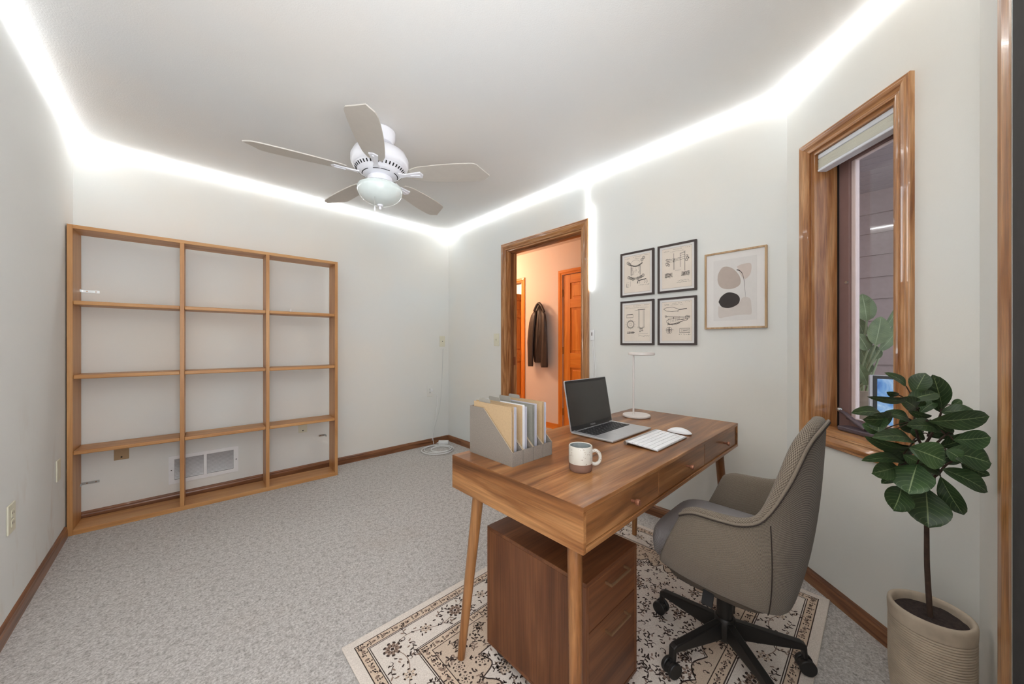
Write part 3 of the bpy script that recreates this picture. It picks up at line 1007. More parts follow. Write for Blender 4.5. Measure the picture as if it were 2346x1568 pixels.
plate('light_switch', 'ivory light switch left of the doorway casing', 'switch', (XD, 2.639, 1.178), (0, 1, 0), ZN, (-1, 0, 0), .078, .122, 'ivory_plastic', 'switch')

vent = thing('wall_vent', 'white metal wall vent low behind the bookcase', 'vent', (.131, YB, .131))
vx0, vx1, vz0, vz1 = -.066, .328, .131, .331
yv = YB - .0005
mb = MB().box(vx0, vx0 + .03, yv - .007, yv, vz0, vz1).box(vx1 - .03, vx1, yv - .007, yv, vz0, vz1).box(vx0 + .03, vx1 - .03, yv - .007, yv, vz0, vz0 + .028).box(vx0 + .03, vx1 - .03, yv - .007, yv, vz1 - .024, vz1)
mb.build('frame', 'white_plastic', vent)
MB().box(.122, .140, yv - .0065, yv - .0005, vz0 + .028, vz1 - .024).build('mullion', 'white_plastic', vent)
MB().box(vx0 + .03, vx1 - .03, yv - .0012, yv - .0004, vz0 + .028, vz1 - .024).build('backing', 'slot', vent)
ls = None
nl = 15
for side in ((vx0 + .031, .1215), (.1405, vx1 - .031)):
    for i in range(nl):
        zz = vz0 + .032 + i * (vz1 - vz0 - .062) / (nl - 1)
        MB().add([(side[0], yv - .0062, zz - .001), (side[1], yv - .0062, zz - .001), (side[1], yv - .0015, zz + .006), (side[0], yv - .0015, zz + .006),
                  (side[0], yv - .0062, zz), (side[1], yv - .0062, zz), (side[1], yv - .0015, zz + .007), (side[0], yv - .0015, zz + .007)],
                 [(0, 1, 2, 3), (7, 6, 5, 4), (0, 4, 5, 1), (3, 2, 6, 7), (0, 3, 7, 4), (1, 5, 6, 2)]).build('louver', 'alu', vent)
for xx in (vx0 + .014, vx1 - .014):
    MB().cyl((xx, yv - .0075, .23), (xx, yv - .006, .23), .004, 10).build('screw', 'slot', vent)

# ------------------------------------------------------------------ bookcase
bc = thing('bookcase', 'honey oak open bookcase with twelve empty compartments', 'bookcase', (-.491, 3.299, 0), R(-2.25))
BW, BD, BH, T = 1.478, .188, 1.848, .0225
Lc = dict(local=True, bevel=.0015)
MB().box(0, T, 0, BD, 0, BH).build('side_panel', 'honeyZ', bc, **Lc)
MB().box(BW - T, BW, 0, BD, 0, BH).build('side_panel', 'honeyZ', bc, **Lc)
MB().box(T, BW - T, 0.0005, BD, BH - T, BH - .0005).build('top_panel', 'honeyX', bc, **Lc)
MB().box(T, BW - T, 0.0005, BD, 0.0, .03).build('bottom_panel', 'honeyX', bc, **Lc)
dvs = [.484, .966]
for d_ in dvs:
    MB().box(d_, d_ + T, 0.0005, BD, .03, BH - T).build('divider', 'honeyZ', bc, **Lc)
edges = [(T, dvs[0]), (dvs[0] + T, dvs[1]), (dvs[1] + T, BW - T)]
for a0, a1 in edges:
    for zz in (.487, .940, 1.385):
        MB().box(a0 + .0005, a1 - .0005, 0.002, BD, zz - .012, zz + .012).build('shelf', 'honeyX', bc, local=True, bevel=.005, seg=3)


def bracket(label, x, z, flip, ln=.075):
    b = thing('shelf_bracket', label, 'bracket', (x, YB, z), 0, 'metal brackets fixing the bookcase')
    y1 = YB - .0005
    MB().box(min(x, x + flip * ln), max(x, x + flip * ln), y1 - .002, y1, z - .008, z + .008).build('wall_plate', 'steel', b)
    MB().box(x - .001, x + .001, y1 - .05, y1, z - .008, z + .008).build('side_plate', 'steel', b)
    for f_ in (.3, .8):
        MB().cyl((x + flip * ln * f_, y1 - .004, z), (x + flip * ln * f_, y1 - .002, z), .0035, 8).build('screw', 'brass', b)


bracket('zinc bracket in the top left compartment of the bookcase', -.462, 1.475, 1)
bracket('zinc bracket in the bottom left compartment of the bookcase', -.462, .245, 1)
bracket('zinc bracket in the bottom right compartment of the bookcase', .955, .305, -1, .05)
sup = on_y(652, 712, 3.38)
o = MB().box(.652, .664, 3.37, 3.376, 1.3985, 1.4285).build('shelf_pin_tab', 'white_plastic', bevel=.001)
tag(o, 'small white metal tab standing on the top right shelf', 'metal tab')

# ------------------------------------------------------------------ cords in the corner
def ring(cx, cy, rx, ry, z, ph=0.0, turns=1.0, n=40, rotd=0.0, dz=0.0):
    out = []
    for i in range(int(n * turns) + 1):
        a = ph + 2 * PI * i / n
        x_, y_ = rx * math.cos(a), ry * math.sin(a)
        cr_, sr_ = math.cos(rotd), math.sin(rotd)
        out.append((cx + x_ * cr_ - y_ * sr_, cy + x_ * sr_ + y_ * cr_, z + dz * i / n))
    return out


cd1 = thing('coiled_cable', 'white cord from the corner outlet coiled on the carpet', 'cord', (2.0, 3.3, 0))
p0 = Vector((2.045, YB - .012, .615))
path = [p0, p0 + Vector((.012, -.02, -.01))]
path += [on_y(1001, 905, 3.46), on_y(1002, 925, 3.455), on_y(998, 960, 3.45), on_y(993, 985, 3.45), on_y(990, 1010, 3.44)]
pp = spline(path, 6)
MB().tube(pp, .0028, 6).build('hanging_cord', 'cord', cd1, smooth=True)
MB().box(2.03, 2.06, YB - .032, YB - .0095, .60, .632).build('plug', 'white_plastic', cd1, bevel=.005)
MB().tube(ring(1.985, 3.255, .165, .165, .006, 0, 2.0, 48, 0, .005), .004, 6, cap=False).build('coil', 'cord', cd1, smooth=True)
MB().tube(ring(2.0, 3.27, .145, .14, .013, 1.0, 1.0, 48, 0, .003), .004, 6, cap=False).build('coil', 'cord', cd1, smooth=True)
MB().tube(ring(2.02, 3.25, .10, .105, .006, 1.2, 1.6, 48, 0, .005), .004, 6, cap=False).build('coil', 'cord', cd1, smooth=True)

cd2 = thing('extension_lead', 'thin white cord hanging from the upper wall plate to the floor', 'cord', (2.1, 3.4, 0))
path = [on_y(1015, 800, 3.49), on_y(1014, 830, 3.49), on_y(1012, 880, 3.488), on_y(1010, 915, 3.485), on_y(1004, 950, 3.47), on_y(996, 980, 3.45), on_y(992, 1000, 3.43), (2.01, 3.37, .03), (2.04, 3.37, .012), (2.07, 3.375, .02)]
MB().tube(spline(path, 6), .0026, 6).build('cord', 'cordclear', cd2, smooth=True)
pb = thing('power_adapter', 'white power adapter block lying among the coiled cords', 'adapter', (2.12, 3.35, 0))
m = MB().box(-.055, .055, -.02, .02, 0.0, .036)
q = Matrix.Rotation(R(-42), 3, 'Z')
m.v = [q @ p + Vector((2.135, 3.375, .019)) for p in m.v]
m.build('body', 'white_plastic', pb, bevel=.005)
m = MB().tube([q @ Vector((-.055, 0, .016)) + Vector((2.135, 3.375, .019)), q @ Vector((-.075, 0, .012)) + Vector((2.135, 3.375, .016))], [.006, .004], 8).build('strain_relief', 'white_plastic', pb, smooth=True)

# ------------------------------------------------------------------ ceiling fan
FXc, FYc = .880, 2.10
fan = thing('ceiling_fan', 'white five blade ceiling fan with frosted glass bowl light', 'ceiling fan', (FXc, FYc, ZC))
def fl(prof, name, mat, n=40, parent=None):
    return MB().lathe(prof, n, FXc, FYc).build(name, mat, parent or fan, smooth=True, angle=35)
fl([(0, ZC - .0005), (.074, ZC - .0005), (.088, ZC - .012), (.088, ZC - .05), (.072, ZC - .082), (.03, ZC - .1), (0, ZC - .1)][::-1], 'canopy', 'fanwhite')
fl([(.014, 2.28), (.014, 2.36)], 'downrod', 'fanwhite', 16)
mot = fl([(0, 2.325), (.05, 2.325), (.11, 2.318), (.150, 2.295), (.166, 2.262), (.166, 2.232), (.158, 2.212), (.150, 2.205), (0, 2.205)][::-1], 'motor_housing', 'fanwhite', 48)
fl([(0, 2.155), (.075, 2.155), (.105, 2.165), (.125, 2.18), (.15, 2.206), (0, 2.206)], 'lower_housing', 'fanwhite', 48)
for i in range(40):
    a = 2 * PI * i / 40
    m = MB().box(.131, .149, -.0035, .0035, -.0012, .0012)
    q = Matrix.Rotation(a, 3, 'Z') @ Matrix.Rotation(R(-46), 3, 'Y')
    cen = Matrix.Rotation(a, 3, 'Z') @ Vector((.1365, 0, 0))
    m.v = [q @ (p - Vector((.14, 0, 0))) + cen + Vector((FXc, FYc, 2.1905)) for p in m.v]
    m.build('vent_slot', 'slot', mot)
for k_ in range(5):
    a0 = 2 * PI * k_ / 5 + .15
    rows = []
    for j in range(9):
        a = a0 + .95 * j / 8
        rows.append([(FXc + r_ * math.cos(a), FYc + r_ * math.sin(a), zz) for r_, zz in ((.099, 2.1605), (.104, 2.1622))])
    m = MB()
    m.grid(rows)
    m.build('slot', 'slot', mot)
fl([(0, 2.10), (.066, 2.10), (.072, 2.112), (.072, 2.145), (.064, 2.156), (0, 2.156)], 'switch_housing', 'fanwhite')
bowl = [(0.0, 1.985)]
for i in range(1, 13):
    a = PI / 2 * i / 12
    bowl.append((.131 * math.sin(a), 2.075 - .09 * math.cos(a)))
bowl += [(.128, 2.088), (.105, 2.103), (.07, 2.108), (0, 2.108)]
fl(bowl, 'light_bowl', 'bowl', 48)
fl([(0, 1.955), (.006, 1.957), (.008, 1.966), (.005, 1.973), (.016, 1.977), (.018, 1.984), (.008, 1.992), (0, 1.992)], 'finial', 'fanwhite', 20)
pc = at_d(875, 430, 2.13)
MB().cyl((FXc - .055, FYc - .055, 2.115), (FXc - .055, FYc - .055, 1.945), .0012, 6).build('pull_chain', 'steel', fan)
MB().lathe([(0, 1.918), (.004, 1.92), (.005, 1.935), (.002, 1.946), (0, 1.946)], 10, FXc - .055, FYc - .055).build('chain_knob', 'fanwhite', fan, smooth=True)

# blade: one mesh shared by five copies
def blade_mesh():
    m = MB()
    L0, L1, nseg = .19, .645, 16
    P = []
    for i in range(nseg + 1):
        t = i / nseg
        r_ = L0 + (L1 - L0) * t
        wv = .052 + .026 * math.sin(PI * min(1, t * 1.15) * .62)
        if t > .86:
            e_ = (t - .86) / .14
            wv *= math.sqrt(max(0.0, 1 - (e_ ** 2) * .82))
        if t < .1:
            wv *= .72 + 2.8 * t
        row = []
        for s_ in (-1, -.5, 0, .5, 1):
            row.append((r_ + .022 * (s_ if t > .8 else 0) * (t - .8) * 5, wv * s_, 0))
        P.append(row)
    top = [[(x_, y_, .006) for x_, y_, _ in row] for row in P]
    b1 = m.grid([row[::-1] for row in P])
    b2 = m.grid(top)
    nv = 5
    n_ = nseg + 1
    for i in range(nseg):
        m.f.append((b1 + i * nv + 4, b1 + (i + 1) * nv + 4, b2 + (i + 1) * nv, b2 + i * nv))
        m.f.append((b1 + (i + 1) * nv, b1 + i * nv, b2 + i * nv + 4, b2 + (i + 1) * nv + 4))
    m.f.append(tuple([b1 + nseg * nv + j for j in range(5)] + [b2 + nseg * nv + j for j in range(5)]))
    m.f.append(tuple([b1 + j for j in range(5)][::-1] + [b2 + j for j in range(5)][::-1]))
    return m


angs = [25.5, 97, 168, 239.5, 313]
bl0 = ir0 = None
for a in angs:
    h = None
    if bl0 is None:
        bl0 = blade_mesh().build('blade', 'blade', fan, local=True)
        m = MB()
        m.prism([(.12, -.022), (.16, -.012), (.20, -.018), (.255, -.026), (.268, 0), (.255, .026), (.20, .018), (.16, .012), (.12, .022)], 'Z', -.008, -.0005)
        m.prism([(.19, -.006), (.25, -.006), (.25, .006), (.19, .006)], 'Z', -.013, -.008)
        ir0 = m.build('blade_iron', 'fanwhite', fan, local=True, bevel=.002)
        b_, r_ = bl0, ir0
    else:
        b_, r_ = link_copy(bl0, fan), link_copy(ir0, fan)
    for q in (b_, r_):
        q.location = (0, 0, 2.163 - ZC)
        q.rotation_euler = (R(12), 0, 0)
        q.rotation_euler = (Matrix.Rotation(R(a), 3, 'Z') @ Matrix.Rotation(R(-12), 3, 'X')).to_euler()

# ------------------------------------------------------------------ rug
RX0, RX1, RY0, RY1, RZ = .432, 2.085, .158, 1.382, .008
rug = thing('patterned_rug', 'cream and brown floral bordered rug under the desk', 'rug', ((RX0 + RX1) / 2, (RY0 + RY1) / 2, 0))
MB().box(RX0, RX1, RY0, RY1, 0.0005, RZ - .0008).build('pile', 'rug', rug, bevel=.003)
class Flat:
    """Collects flat polygons on a plane; fn maps (a, b, h) to a point."""
    def __init__(self, fn):
        self.fn, self.m = fn, MB()

    def poly(self, pts, h):
        n = len(pts)
        self.m.add([self.fn(a, b, h) for a, b in pts], [tuple(range(n))])

    def ell(self, a, b, ra, rb, rot, h, n=10, wob=0.0):
        cr_, sr_ = math.cos(rot), math.sin(rot)
        pts = []
        for i in range(n):
            t = 2 * PI * i / n
            f_ = 1 + wob * math.sin(3 * t + a * 90)
            x_, y_ = ra * f_ * math.cos(t), rb * f_ * math.sin(t)
            pts.append((a + x_ * cr_ - y_ * sr_, b + x_ * sr_ + y_ * cr_))
        self.poly(pts, h)

    def line(self, pts, w_, h, closed=False, taper=False):
        n = len(pts)
        Lf, Rt = [], []
        for i in range(n):
            p, q_ = pts[(i - 1) % n] if (closed or i) else pts[0], pts[(i + 1) % n] if (closed or i < n - 1) else pts[-1]
            dx, dy = q_[0] - p[0], q_[1] - p[1]
            l_ = math.hypot(dx, dy) or 1
            ww = w_ / 2 * ((1 - .8 * i / (n - 1)) if taper else 1)
            Lf.append((pts[i][0] - dy / l_ * ww, pts[i][1] + dx / l_ * ww))
            Rt.append((pts[i][0] + dy / l_ * ww, pts[i][1] - dx / l_ * ww))
        for i in range(n if closed else n - 1):
            j = (i + 1) % n
            self.poly([Lf[i], Rt[i], Rt[j], Lf[j]], h)

    def frame(self, a0, a1, b0, b1, w_, h):
        self.poly([(a0, b0), (a1, b0), (a1, b0 + w_), (a0, b0 + w_)], h)
        self.poly([(a0, b1 - w_), (a1, b1 - w_), (a1, b1), (a0, b1)], h)
        self.poly([(a0, b0 + w_), (a0 + w_, b0 + w_), (a0 + w_, b1 - w_), (a0, b1 - w_)], h)
        self.poly([(a1 - w_, b0 + w_), (a1, b0 + w_), (a1, b1 - w_), (a1 - w_, b1 - w_)], h)


rf = lambda a, b, h: (a, b, RZ - .0008 + h)
dk, tp, tn, bd = Flat(rf), Flat(rf), Flat(rf), Flat(rf)
rng = random.Random(5)
H1, H2, H3, H4 = .00015, .0003, .00045, .0006
e = .034
def inset(i): return (RX0 + i, RX1 - i, RY0 + i, RY1 - i)
bd.frame(*inset(e), .036, H1)
dk.frame(*inset(e), .0035, H2)
dk.frame(*inset(e + .034), .003, H2)
dk.frame(*inset(e + .040), .003, H2)
I2 = e + .168
dk.frame(*inset(I2 - .006), .003, H2)
dk.frame(*inset(I2), .004, H2)
bd.frame(*inset(I2 + .003), .036, H1)
dk.frame(*inset(I2 + .038), .003, H2)
I3 = I2 + .041
fx0, fx1, fy0, fy1 = inset(I3)
tn.poly([(fx0, fy0), (fx1, fy0), (fx1, fy1), (fx0, fy1)], H1)


def flower(x_, y_, r_, n=7, rot=0.0, kind=0):
    for i in range(n):
        a = rot + 2 * PI * i / n
        (tp if kind == 0 else tn).ell(x_ + r_ * .62 * math.cos(a), y_ + r_ * .62 * math.sin(a), r_ * .36, r_ * .24, a, H3, 7)
        dk.ell(x_ + r_ * .98 * math.cos(a), y_ + r_ * .98 * math.sin(a), r_ * .15, r_ * .24, a + rng.uniform(-.5, .5), H4, 6)
        if n > 5:
            dk.ell(x_ + r_ * .5 * math.cos(a + .4), y_ + r_ * .5 * math.sin(a + .4), r_ * .16, r_ * .07, a, H4, 5)
    dk.ell(x_, y_, r_ * .22, r_ * .22, 0, H4, 7)


def sprig(x_, y_, ang_, ln, n=5):
    pts = []
    cx_, cy_, a = x_, y_, ang_
    cv = rng.uniform(-.5, .5)
    for i in range(n + 1):
        pts.append((cx_, cy_))
        cx_ += ln / n * math.cos(a)
        cy_ += ln / n * math.sin(a)
        a += cv
    dk.line(pts, .0035, H3, taper=True)
    for i in range(1, len(pts)):
        sd = 1 if i % 2 else -1
        a2 = ang_ + cv * i + sd * 1.0
        (dk if rng.random() < .65 else tp).ell(pts[i][0] + .008 * math.cos(a2), pts[i][1] + .008 * math.sin(a2), .0085, .0032, a2, H4, 6)


def hook(x_, y_, s_, ang_):
    pts = []
    sgn = rng.choice((-1, 1))
    for i in range(9):
        t = i / 8
        rr = s_ * (1 - .75 * t)
        pts.append((x_ + rr * math.cos(ang_ + sgn * 4.2 * t), y_ + rr * math.sin(ang_ + sgn * 4.2 * t)))
    dk.line(pts, .0042, H3, taper=True)
    dk.ell(pts[0][0], pts[0][1], .006, .003, ang_, H4, 6)


# guard bands: small repeated squiggles
def band(inn, wd, step):
    a0, a1, b0, b1 = inset(inn)
    segs = [((a0, b0 + wd / 2), (a1, b0 + wd / 2)), ((a0, b1 - wd / 2), (a1, b1 - wd / 2)), ((a0 + wd / 2, b0), (a0 + wd / 2, b1)), ((a1 - wd / 2, b0), (a1 - wd / 2, b1))]
    for p, q_ in segs:
        ln = math.hypot(q_[0] - p[0], q_[1] - p[1])
        n = int(ln / step)
        for i in range(n):
            t = (i + .5) / n
            x_, y_ = p[0] + (q_[0] - p[0]) * t, p[1] + (q_[1] - p[1]) * t
            al = math.atan2(q_[1] - p[1], q_[0] - p[0])
            jx, jy = rng.uniform(-.003, .003), rng.uniform(-.003, .003)
            kk = i % 3
            if kk == 0:
                for d_ in (-.0075, 0, .0075):
                    dk.ell(x_ + jx - d_ * math.sin(al), y_ + jy + d_ * math.cos(al), .0048, .0024, al + rng.uniform(-1, 1), H4, 6)
            elif kk == 1:
                tp.ell(x_ + jx, y_ + jy, .0085, .006, rng.uniform(0, 3), H3, 7)
                dk.ell(x_ + jx + .006, y_ + jy, .004, .0022, rng.uniform(0, 3), H4, 6)
            else:
                hook(x_ + jx, y_ + jy, .008, rng.uniform(0, 6.28))
band(e + .0015, .035, .0145)
band(I2 + .004, .035, .0145)
# main border: flowers joined by a wavy vine
mid = e + .040 + .062
a0, a1, b0, b1 = inset(mid)
for p, q_ in [((a0, b0), (a1, b0)), ((a1, b0), (a1, b1)), ((a1, b1), (a0, b1)), ((a0, b1), (a0, b0))]:
    ln = math.hypot(q_[0] - p[0], q_[1] - p[1])
    al = math.atan2(q_[1] - p[1], q_[0] - p[0])
    n = max(4, int(ln / .135))
    vine = []
    for i in range(n * 8 + 1):
        t = i / (n * 8)
        off_ = .024 * math.sin(2 * PI * t * n / 2)
        vine.append((p[0] + (q_[0] - p[0]) * t - off_ * math.sin(al), p[1] + (q_[1] - p[1]) * t + off_ * math.cos(al)))
    tp.line(vine, .003, H2)
    for i in range(n):
        t = i / n
        x_, y_ = p[0] + (q_[0] - p[0]) * t, p[1] + (q_[1] - p[1]) * t
        flower(x_, y_, .030 if i % 2 == 0 else .022, 9 if i % 2 == 0 else 6, rng.uniform(0, 1), i % 2)
        for sd in (-1, 1):
            t2 = (i + .5) / n
            x2 = p[0] + (q_[0] - p[0]) * t2 - sd * .026 * math.sin(al)
            y2 = p[1] + (q_[1] - p[1]) * t2 + sd * .026 * math.cos(al)
            sprig(x2, y2, al + sd * rng.uniform(.3, 2.6), .055, 5)
            hook(x2 + rng.uniform(-.02, .02), y2 + rng.uniform(-.015, .015), .012, rng.uniform(0, 6.28))
            for _ in range(3):
                (dk if rng.random() < .5 else tp).ell(x2 + rng.uniform(-.045, .045), y2 + rng.uniform(-.022, .022), .0075, .0032, rng.uniform(0, 3.1), H4, 6)
# field: cream scalloped ground with vines
def scallop(mx, my, amp, nn):
    pts = []
    N = 220
    for i in range(N):
        t = 2 * PI * i / N
        cx_, cy_ = math.cos(t), math.sin(t)
        sc_ = (abs(cx_) ** 3.2 + abs(cy_) ** 3.2) ** (-1 / 3.2)
        f_ = 1 - amp * abs(math.sin(nn * t))
        pts.append(((fx0 + fx1) / 2 + mx * sc_ * cx_ * f_, (fy0 + fy1) / 2 + my * sc_ * cy_ * f_))
    return pts
cream = Flat(rf)
sp_ = scallop((fx1 - fx0) / 2 - .05, (fy1 - fy0) / 2 - .03, .09, 14)
cream.poly(sp_, H1 + .00007)
dk.line(sp_, .005, H3, closed=True)
placed = []
for _ in range(7000):
    x_, y_ = rng.uniform(fx0 + .012, fx1 - .012), rng.uniform(fy0 + .012, fy1 - .012)
    kd = rng.random()
    rr = .030 if kd < .18 else .019
    if any((x_ - q_[0]) ** 2 + (y_ - q_[1]) ** 2 < (rr + q_[2]) ** 2 * .44 for q_ in placed):
        continue
    placed.append((x_, y_, rr))
    if kd < .18:
        flower(x_, y_, rng.uniform(.018, .026), rng.choice((6, 8)), rng.uniform(0, 1), rng.randint(0, 1))
    elif kd < .55:
        sprig(x_, y_, rng.uniform(0, 6.28), rng.uniform(.03, .06), 5)
    elif kd < .8:
        hook(x_, y_, rng.uniform(.009, .015), rng.uniform(0, 6.28))
    else:
        for _k in range(3):
            dk.ell(x_ + rng.uniform(-.01, .01), y_ + rng.uniform(-.01, .01), .007, .003, rng.uniform(0, 3.1), H4, 6)
for fl_, nm, mt in ((dk, 'dark_motifs', 'rug_dark'), (tp, 'taupe_motifs', 'rug_taupe'), (tn, 'tan_ground', 'rug_tan'), (bd, 'guard_band', 'rug_band'), (cream, 'cream_field', 'rug')):
    o = fl_.m.build(nm, mt, rug)
    if nm in ('dark_motifs', 'taupe_motifs'):
        o['kind'] = 'stuff'

# ------------------------------------------------------------------ desk
DX0, DX1, DYF, DYB, DZT, DZB = .708, 2.032, .498, 1.062, .740, .624
desk = thing('writing_desk', 'walnut writing desk with three drawers and splayed legs', 'desk', ((DX0 + DX1) / 2, (DYF + DYB) / 2, RZ))
tt = .013
B1 = dict(bevel=.0015)
MB().box(DX0 + .002, DX1 - .002, DYF, DYB, DZT - tt, DZT).build('top', 'walnutX', desk, **B1)
MB().box(DX0, DX0 + .002, DYF, DYB, DZB, DZT).box(DX0 + .002, DX0 + tt, DYF, DYB, DZB, DZT - tt - .0002).build('side_panel', 'walnutY', desk, **B1)
MB().box(DX1 - .002, DX1, DYF, DYB, DZB, DZT).box(DX1 - tt, DX1 - .002, DYF, DYB, DZB, DZT - tt - .0002).build('side_panel', 'walnutY', desk, **B1)
MB().box(DX0 + tt, DX1 - tt, DYF, DYB, DZB, DZB + tt).build('bottom_panel', 'walnutX', desk, **B1)
MB().box(DX0 + tt, DX1 - tt, DYB - tt, DYB - .0003, DZB + tt, DZT - tt).build('back_panel', 'walnutX', desk)
cuts = [DX0 + tt, 1.136, 1.566, DX1 - tt]
kz = .683
for i in range(3):
    dr = MB().box(cuts[i] + .0012, cuts[i + 1] - .0012, DYF + .005, DYF + .02, DZB + tt + .0018, DZT - tt - .0022).build('drawer', 'walnutX', desk, bevel=.001)
    kx = [.953, 1.372, 1.815][i]
    MB().lathe([(0, 0), (.0045, 0), (.0045, .012), (.0085, .015), (.0095, .022), (.008, .026), (0, .027)], 20)
    m = MB().lathe([(0, 0), (.0045, 0), (.0045, .012), (.0085, .015), (.0095, .022), (.008, .026), (0, .027)], 20)
    m.v = [Vector((kx + p.x, DYF + .004 - p.z, kz + p.y)) for p in m.v]
    m.f = [tuple(reversed(f)) for f in m.f]
    m.build('knob', 'copper', dr, smooth=True)
MB().box(DX0 + .014, DX1 - .014, DYF + .0215, DYF + .03, DZB + tt, DZT - tt).build('drawer_recess', 'slot', desk)
legs = [((.766, .566), (.722, .528)), ((.778, .995), (.731, 1.040)), ((1.965, .566), (1.995, .528)), ((1.925, .985), (1.950, 1.008))]
for (tx, ty), (bx_, by_) in legs:
    MB().tube([(tx, ty, DZB - .0005), ((tx * .4 + bx_ * .6), (ty * .4 + by_ * .6), .26), (bx_, by_, RZ + .0017)], [.0205, .0175, .0135], 20).build('leg', 'walnutZ', desk, smooth=True, angle=60)
for a, b in (((.772, .566), (.784, .995)),):
    MB().box(.768, .786, .585, .978, DZB - .022, DZB - .0003).build('under_rail', 'walnutY', desk)
MB().box(1.94, 1.958, .585, .972, DZB - .022, DZB - .0003).build('under_rail', 'walnutY', desk)

# ------------------------------------------------------------------ pedestal cabinet
CX0, CX1, CYF, CYB, CZ0, CZ1 = .806, 1.092, .556, .984, .058, .480
cab = thing('drawer_cabinet', 'walnut two drawer pedestal cabinet on casters under the desk', 'cabinet', ((CX0 + CX1) / 2, (CYF + CYB) / 2, RZ))
ct = .012
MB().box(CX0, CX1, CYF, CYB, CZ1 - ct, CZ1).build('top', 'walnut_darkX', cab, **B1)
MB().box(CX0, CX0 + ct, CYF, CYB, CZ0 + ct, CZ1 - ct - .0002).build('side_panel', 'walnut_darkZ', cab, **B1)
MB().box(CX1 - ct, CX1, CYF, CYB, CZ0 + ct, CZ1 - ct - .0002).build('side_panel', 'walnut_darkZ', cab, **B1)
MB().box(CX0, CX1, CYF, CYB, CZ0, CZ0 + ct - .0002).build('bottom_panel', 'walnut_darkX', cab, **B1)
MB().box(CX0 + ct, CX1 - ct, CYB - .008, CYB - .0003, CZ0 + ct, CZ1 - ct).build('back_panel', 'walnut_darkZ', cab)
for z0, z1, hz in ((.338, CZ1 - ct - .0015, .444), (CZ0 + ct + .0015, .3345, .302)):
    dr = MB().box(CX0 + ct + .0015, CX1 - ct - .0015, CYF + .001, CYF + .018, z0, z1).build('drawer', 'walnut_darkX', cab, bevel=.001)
    mb = MB().box(.900, 1.012, CYF - .022, CYF - .018, hz - .007, hz).box(.900, .905, CYF - .018, CYF + .001, hz - .007, hz).box(1.007, 1.012, CYF - .018, CYF + .001, hz - .007, hz)
    mb.build('handle', 'brass', dr, bevel=.0006)
MB().box(CX0 + ct, CX1 - ct, CYF + .019, CYF + .025, CZ0 + ct, CZ1 - ct).build('drawer_recess', 'slot', cab)
for xx in (CX0 + .04, CX1 - .04):
    for yy in (CYF + .05, CYB - .035):
        cs = MB().box(xx - .012, xx + .012, yy - .012, yy + .012, CZ0 - .012, CZ0 - .0005).build('caster', 'black', cab)
        MB().cyl((xx - .011, yy, RZ + .0215), (xx + .011, yy, RZ + .0215), .021, 20).build('wheel', 'black', cs, smooth=True, bevel=.003)

# ------------------------------------------------------------------ office chair
HX, HY = 1.440, .394
ch = thing('office_chair', 'taupe woven bucket office chair on a black five star base', 'chair', (HX, HY, RZ))
MX = 1.425
Tn = [(1.192, .458, .580), (1.190, .415, .600), (1.188, .345, .604), (1.189, .28, .612), (1.198, .23, .645), (1.232, .182, .742), (1.285, .146, .848), (1.345, .124, .890), (1.425, .116, .902)]
Bn = [(1.206, .540, .392), (1.206, .465, .376), (1.210, .375, .367), (1.220, .295, .362), (1.236, .238, .357), (1.275, .202, .348), (1.325, .188, .340), (1.375, .185, .335), (1.425, .185, .333)]
mir = lambda L_: L_ + [(2 * MX - x_, y_, z_) for x_, y_, z_ in L_[-2::-1]]
TT, BB = spline(mir(Tn), 4), spline(mir(Bn), 4)
NC = len(TT)
inw = []
for i in range(NC):
    a, b = (TT[max(i - 1, 0)] + BB[max(i - 1, 0)]) / 2, (TT[min(i + 1, NC - 1)] + BB[min(i + 1, NC - 1)]) / 2
    t = b - a
    n = Vector((-t.y, t.x, 0)).normalized()
    cc = Vector((MX, .40, 0)) - Vector(((a.x + b.x) / 2, (a.y + b.y) / 2, 0))
    if n.dot(cc) < 0:
        n = -n
    inw.append(n)
for _ in range(3):
    inw = [(inw[max(i - 1, 0)] + inw[i] * 2 + inw[min(i + 1, NC - 1)]).normalized() for i in range(NC)]
m = MB()
sec = []
KO = 9
arc = [0.0]
for i in range(1, NC):
    arc.append(arc[-1] + ((TT[i] + BB[i]) / 2 - (TT[i - 1] + BB[i - 1]) / 2).length)
for i in range(NC):
    Tp, Bp, n = TT[i], BB[i], inw[i]
    hgt = Tp.z - Bp.z
    row = [Bp + n * .075 + Vector((0, 0, -.022)), Bp + n * .028 + Vector((0, 0, -.020)), Bp + n * .006 + Vector((0, 0, -.011))]
    for k_ in range(KO):
        t = k_ / (KO - 1)
        p = Bp.lerp(Tp, t)
        row.append(p - n * (.016 * math.sin(PI * t ** .8)))
    th = .036 + .006 * min(1, hgt / .4)
    row.append(Tp + n * (th * .22) + Vector((0, 0, .010)))
    row.append(Tp + n * (th * .62) + Vector((0, 0, .012)))
    row.append(Tp + n * th + Vector((0, 0, .004)))
    zb = .425
    Bi = Bp.lerp(Tp, max(0.0, (zb - Bp.z) / hgt))
    for k_ in range(1, 7):
        t = k_ / 6
        p = Tp.lerp(Bi, t)
        row.append(p + n * (th + .010 * math.sin(PI * t) + .012 * t))
    sec.append(row)
NS = len(sec[0])
ln = [0.0]
mrow = sec[NC // 2 - 10]
for j in range(1, NS + 1):
    ln.append(ln[-1] + (mrow[j % NS] - mrow[j - 1]).length)
b0_ = m.grid(sec, cv=True, uvf=lambda i, j: (arc[min(i, NC - 1)], ln[j]))
m.f.append(tuple(b0_ + j for j in range(NS)))
m.f.append(tuple(b0_ + (NC - 1) * NS + j for j in range(NS - 1, -1, -1)))
shell = m.build('shell', 'weave', ch, smooth=True, angle=180, subsurf=1)
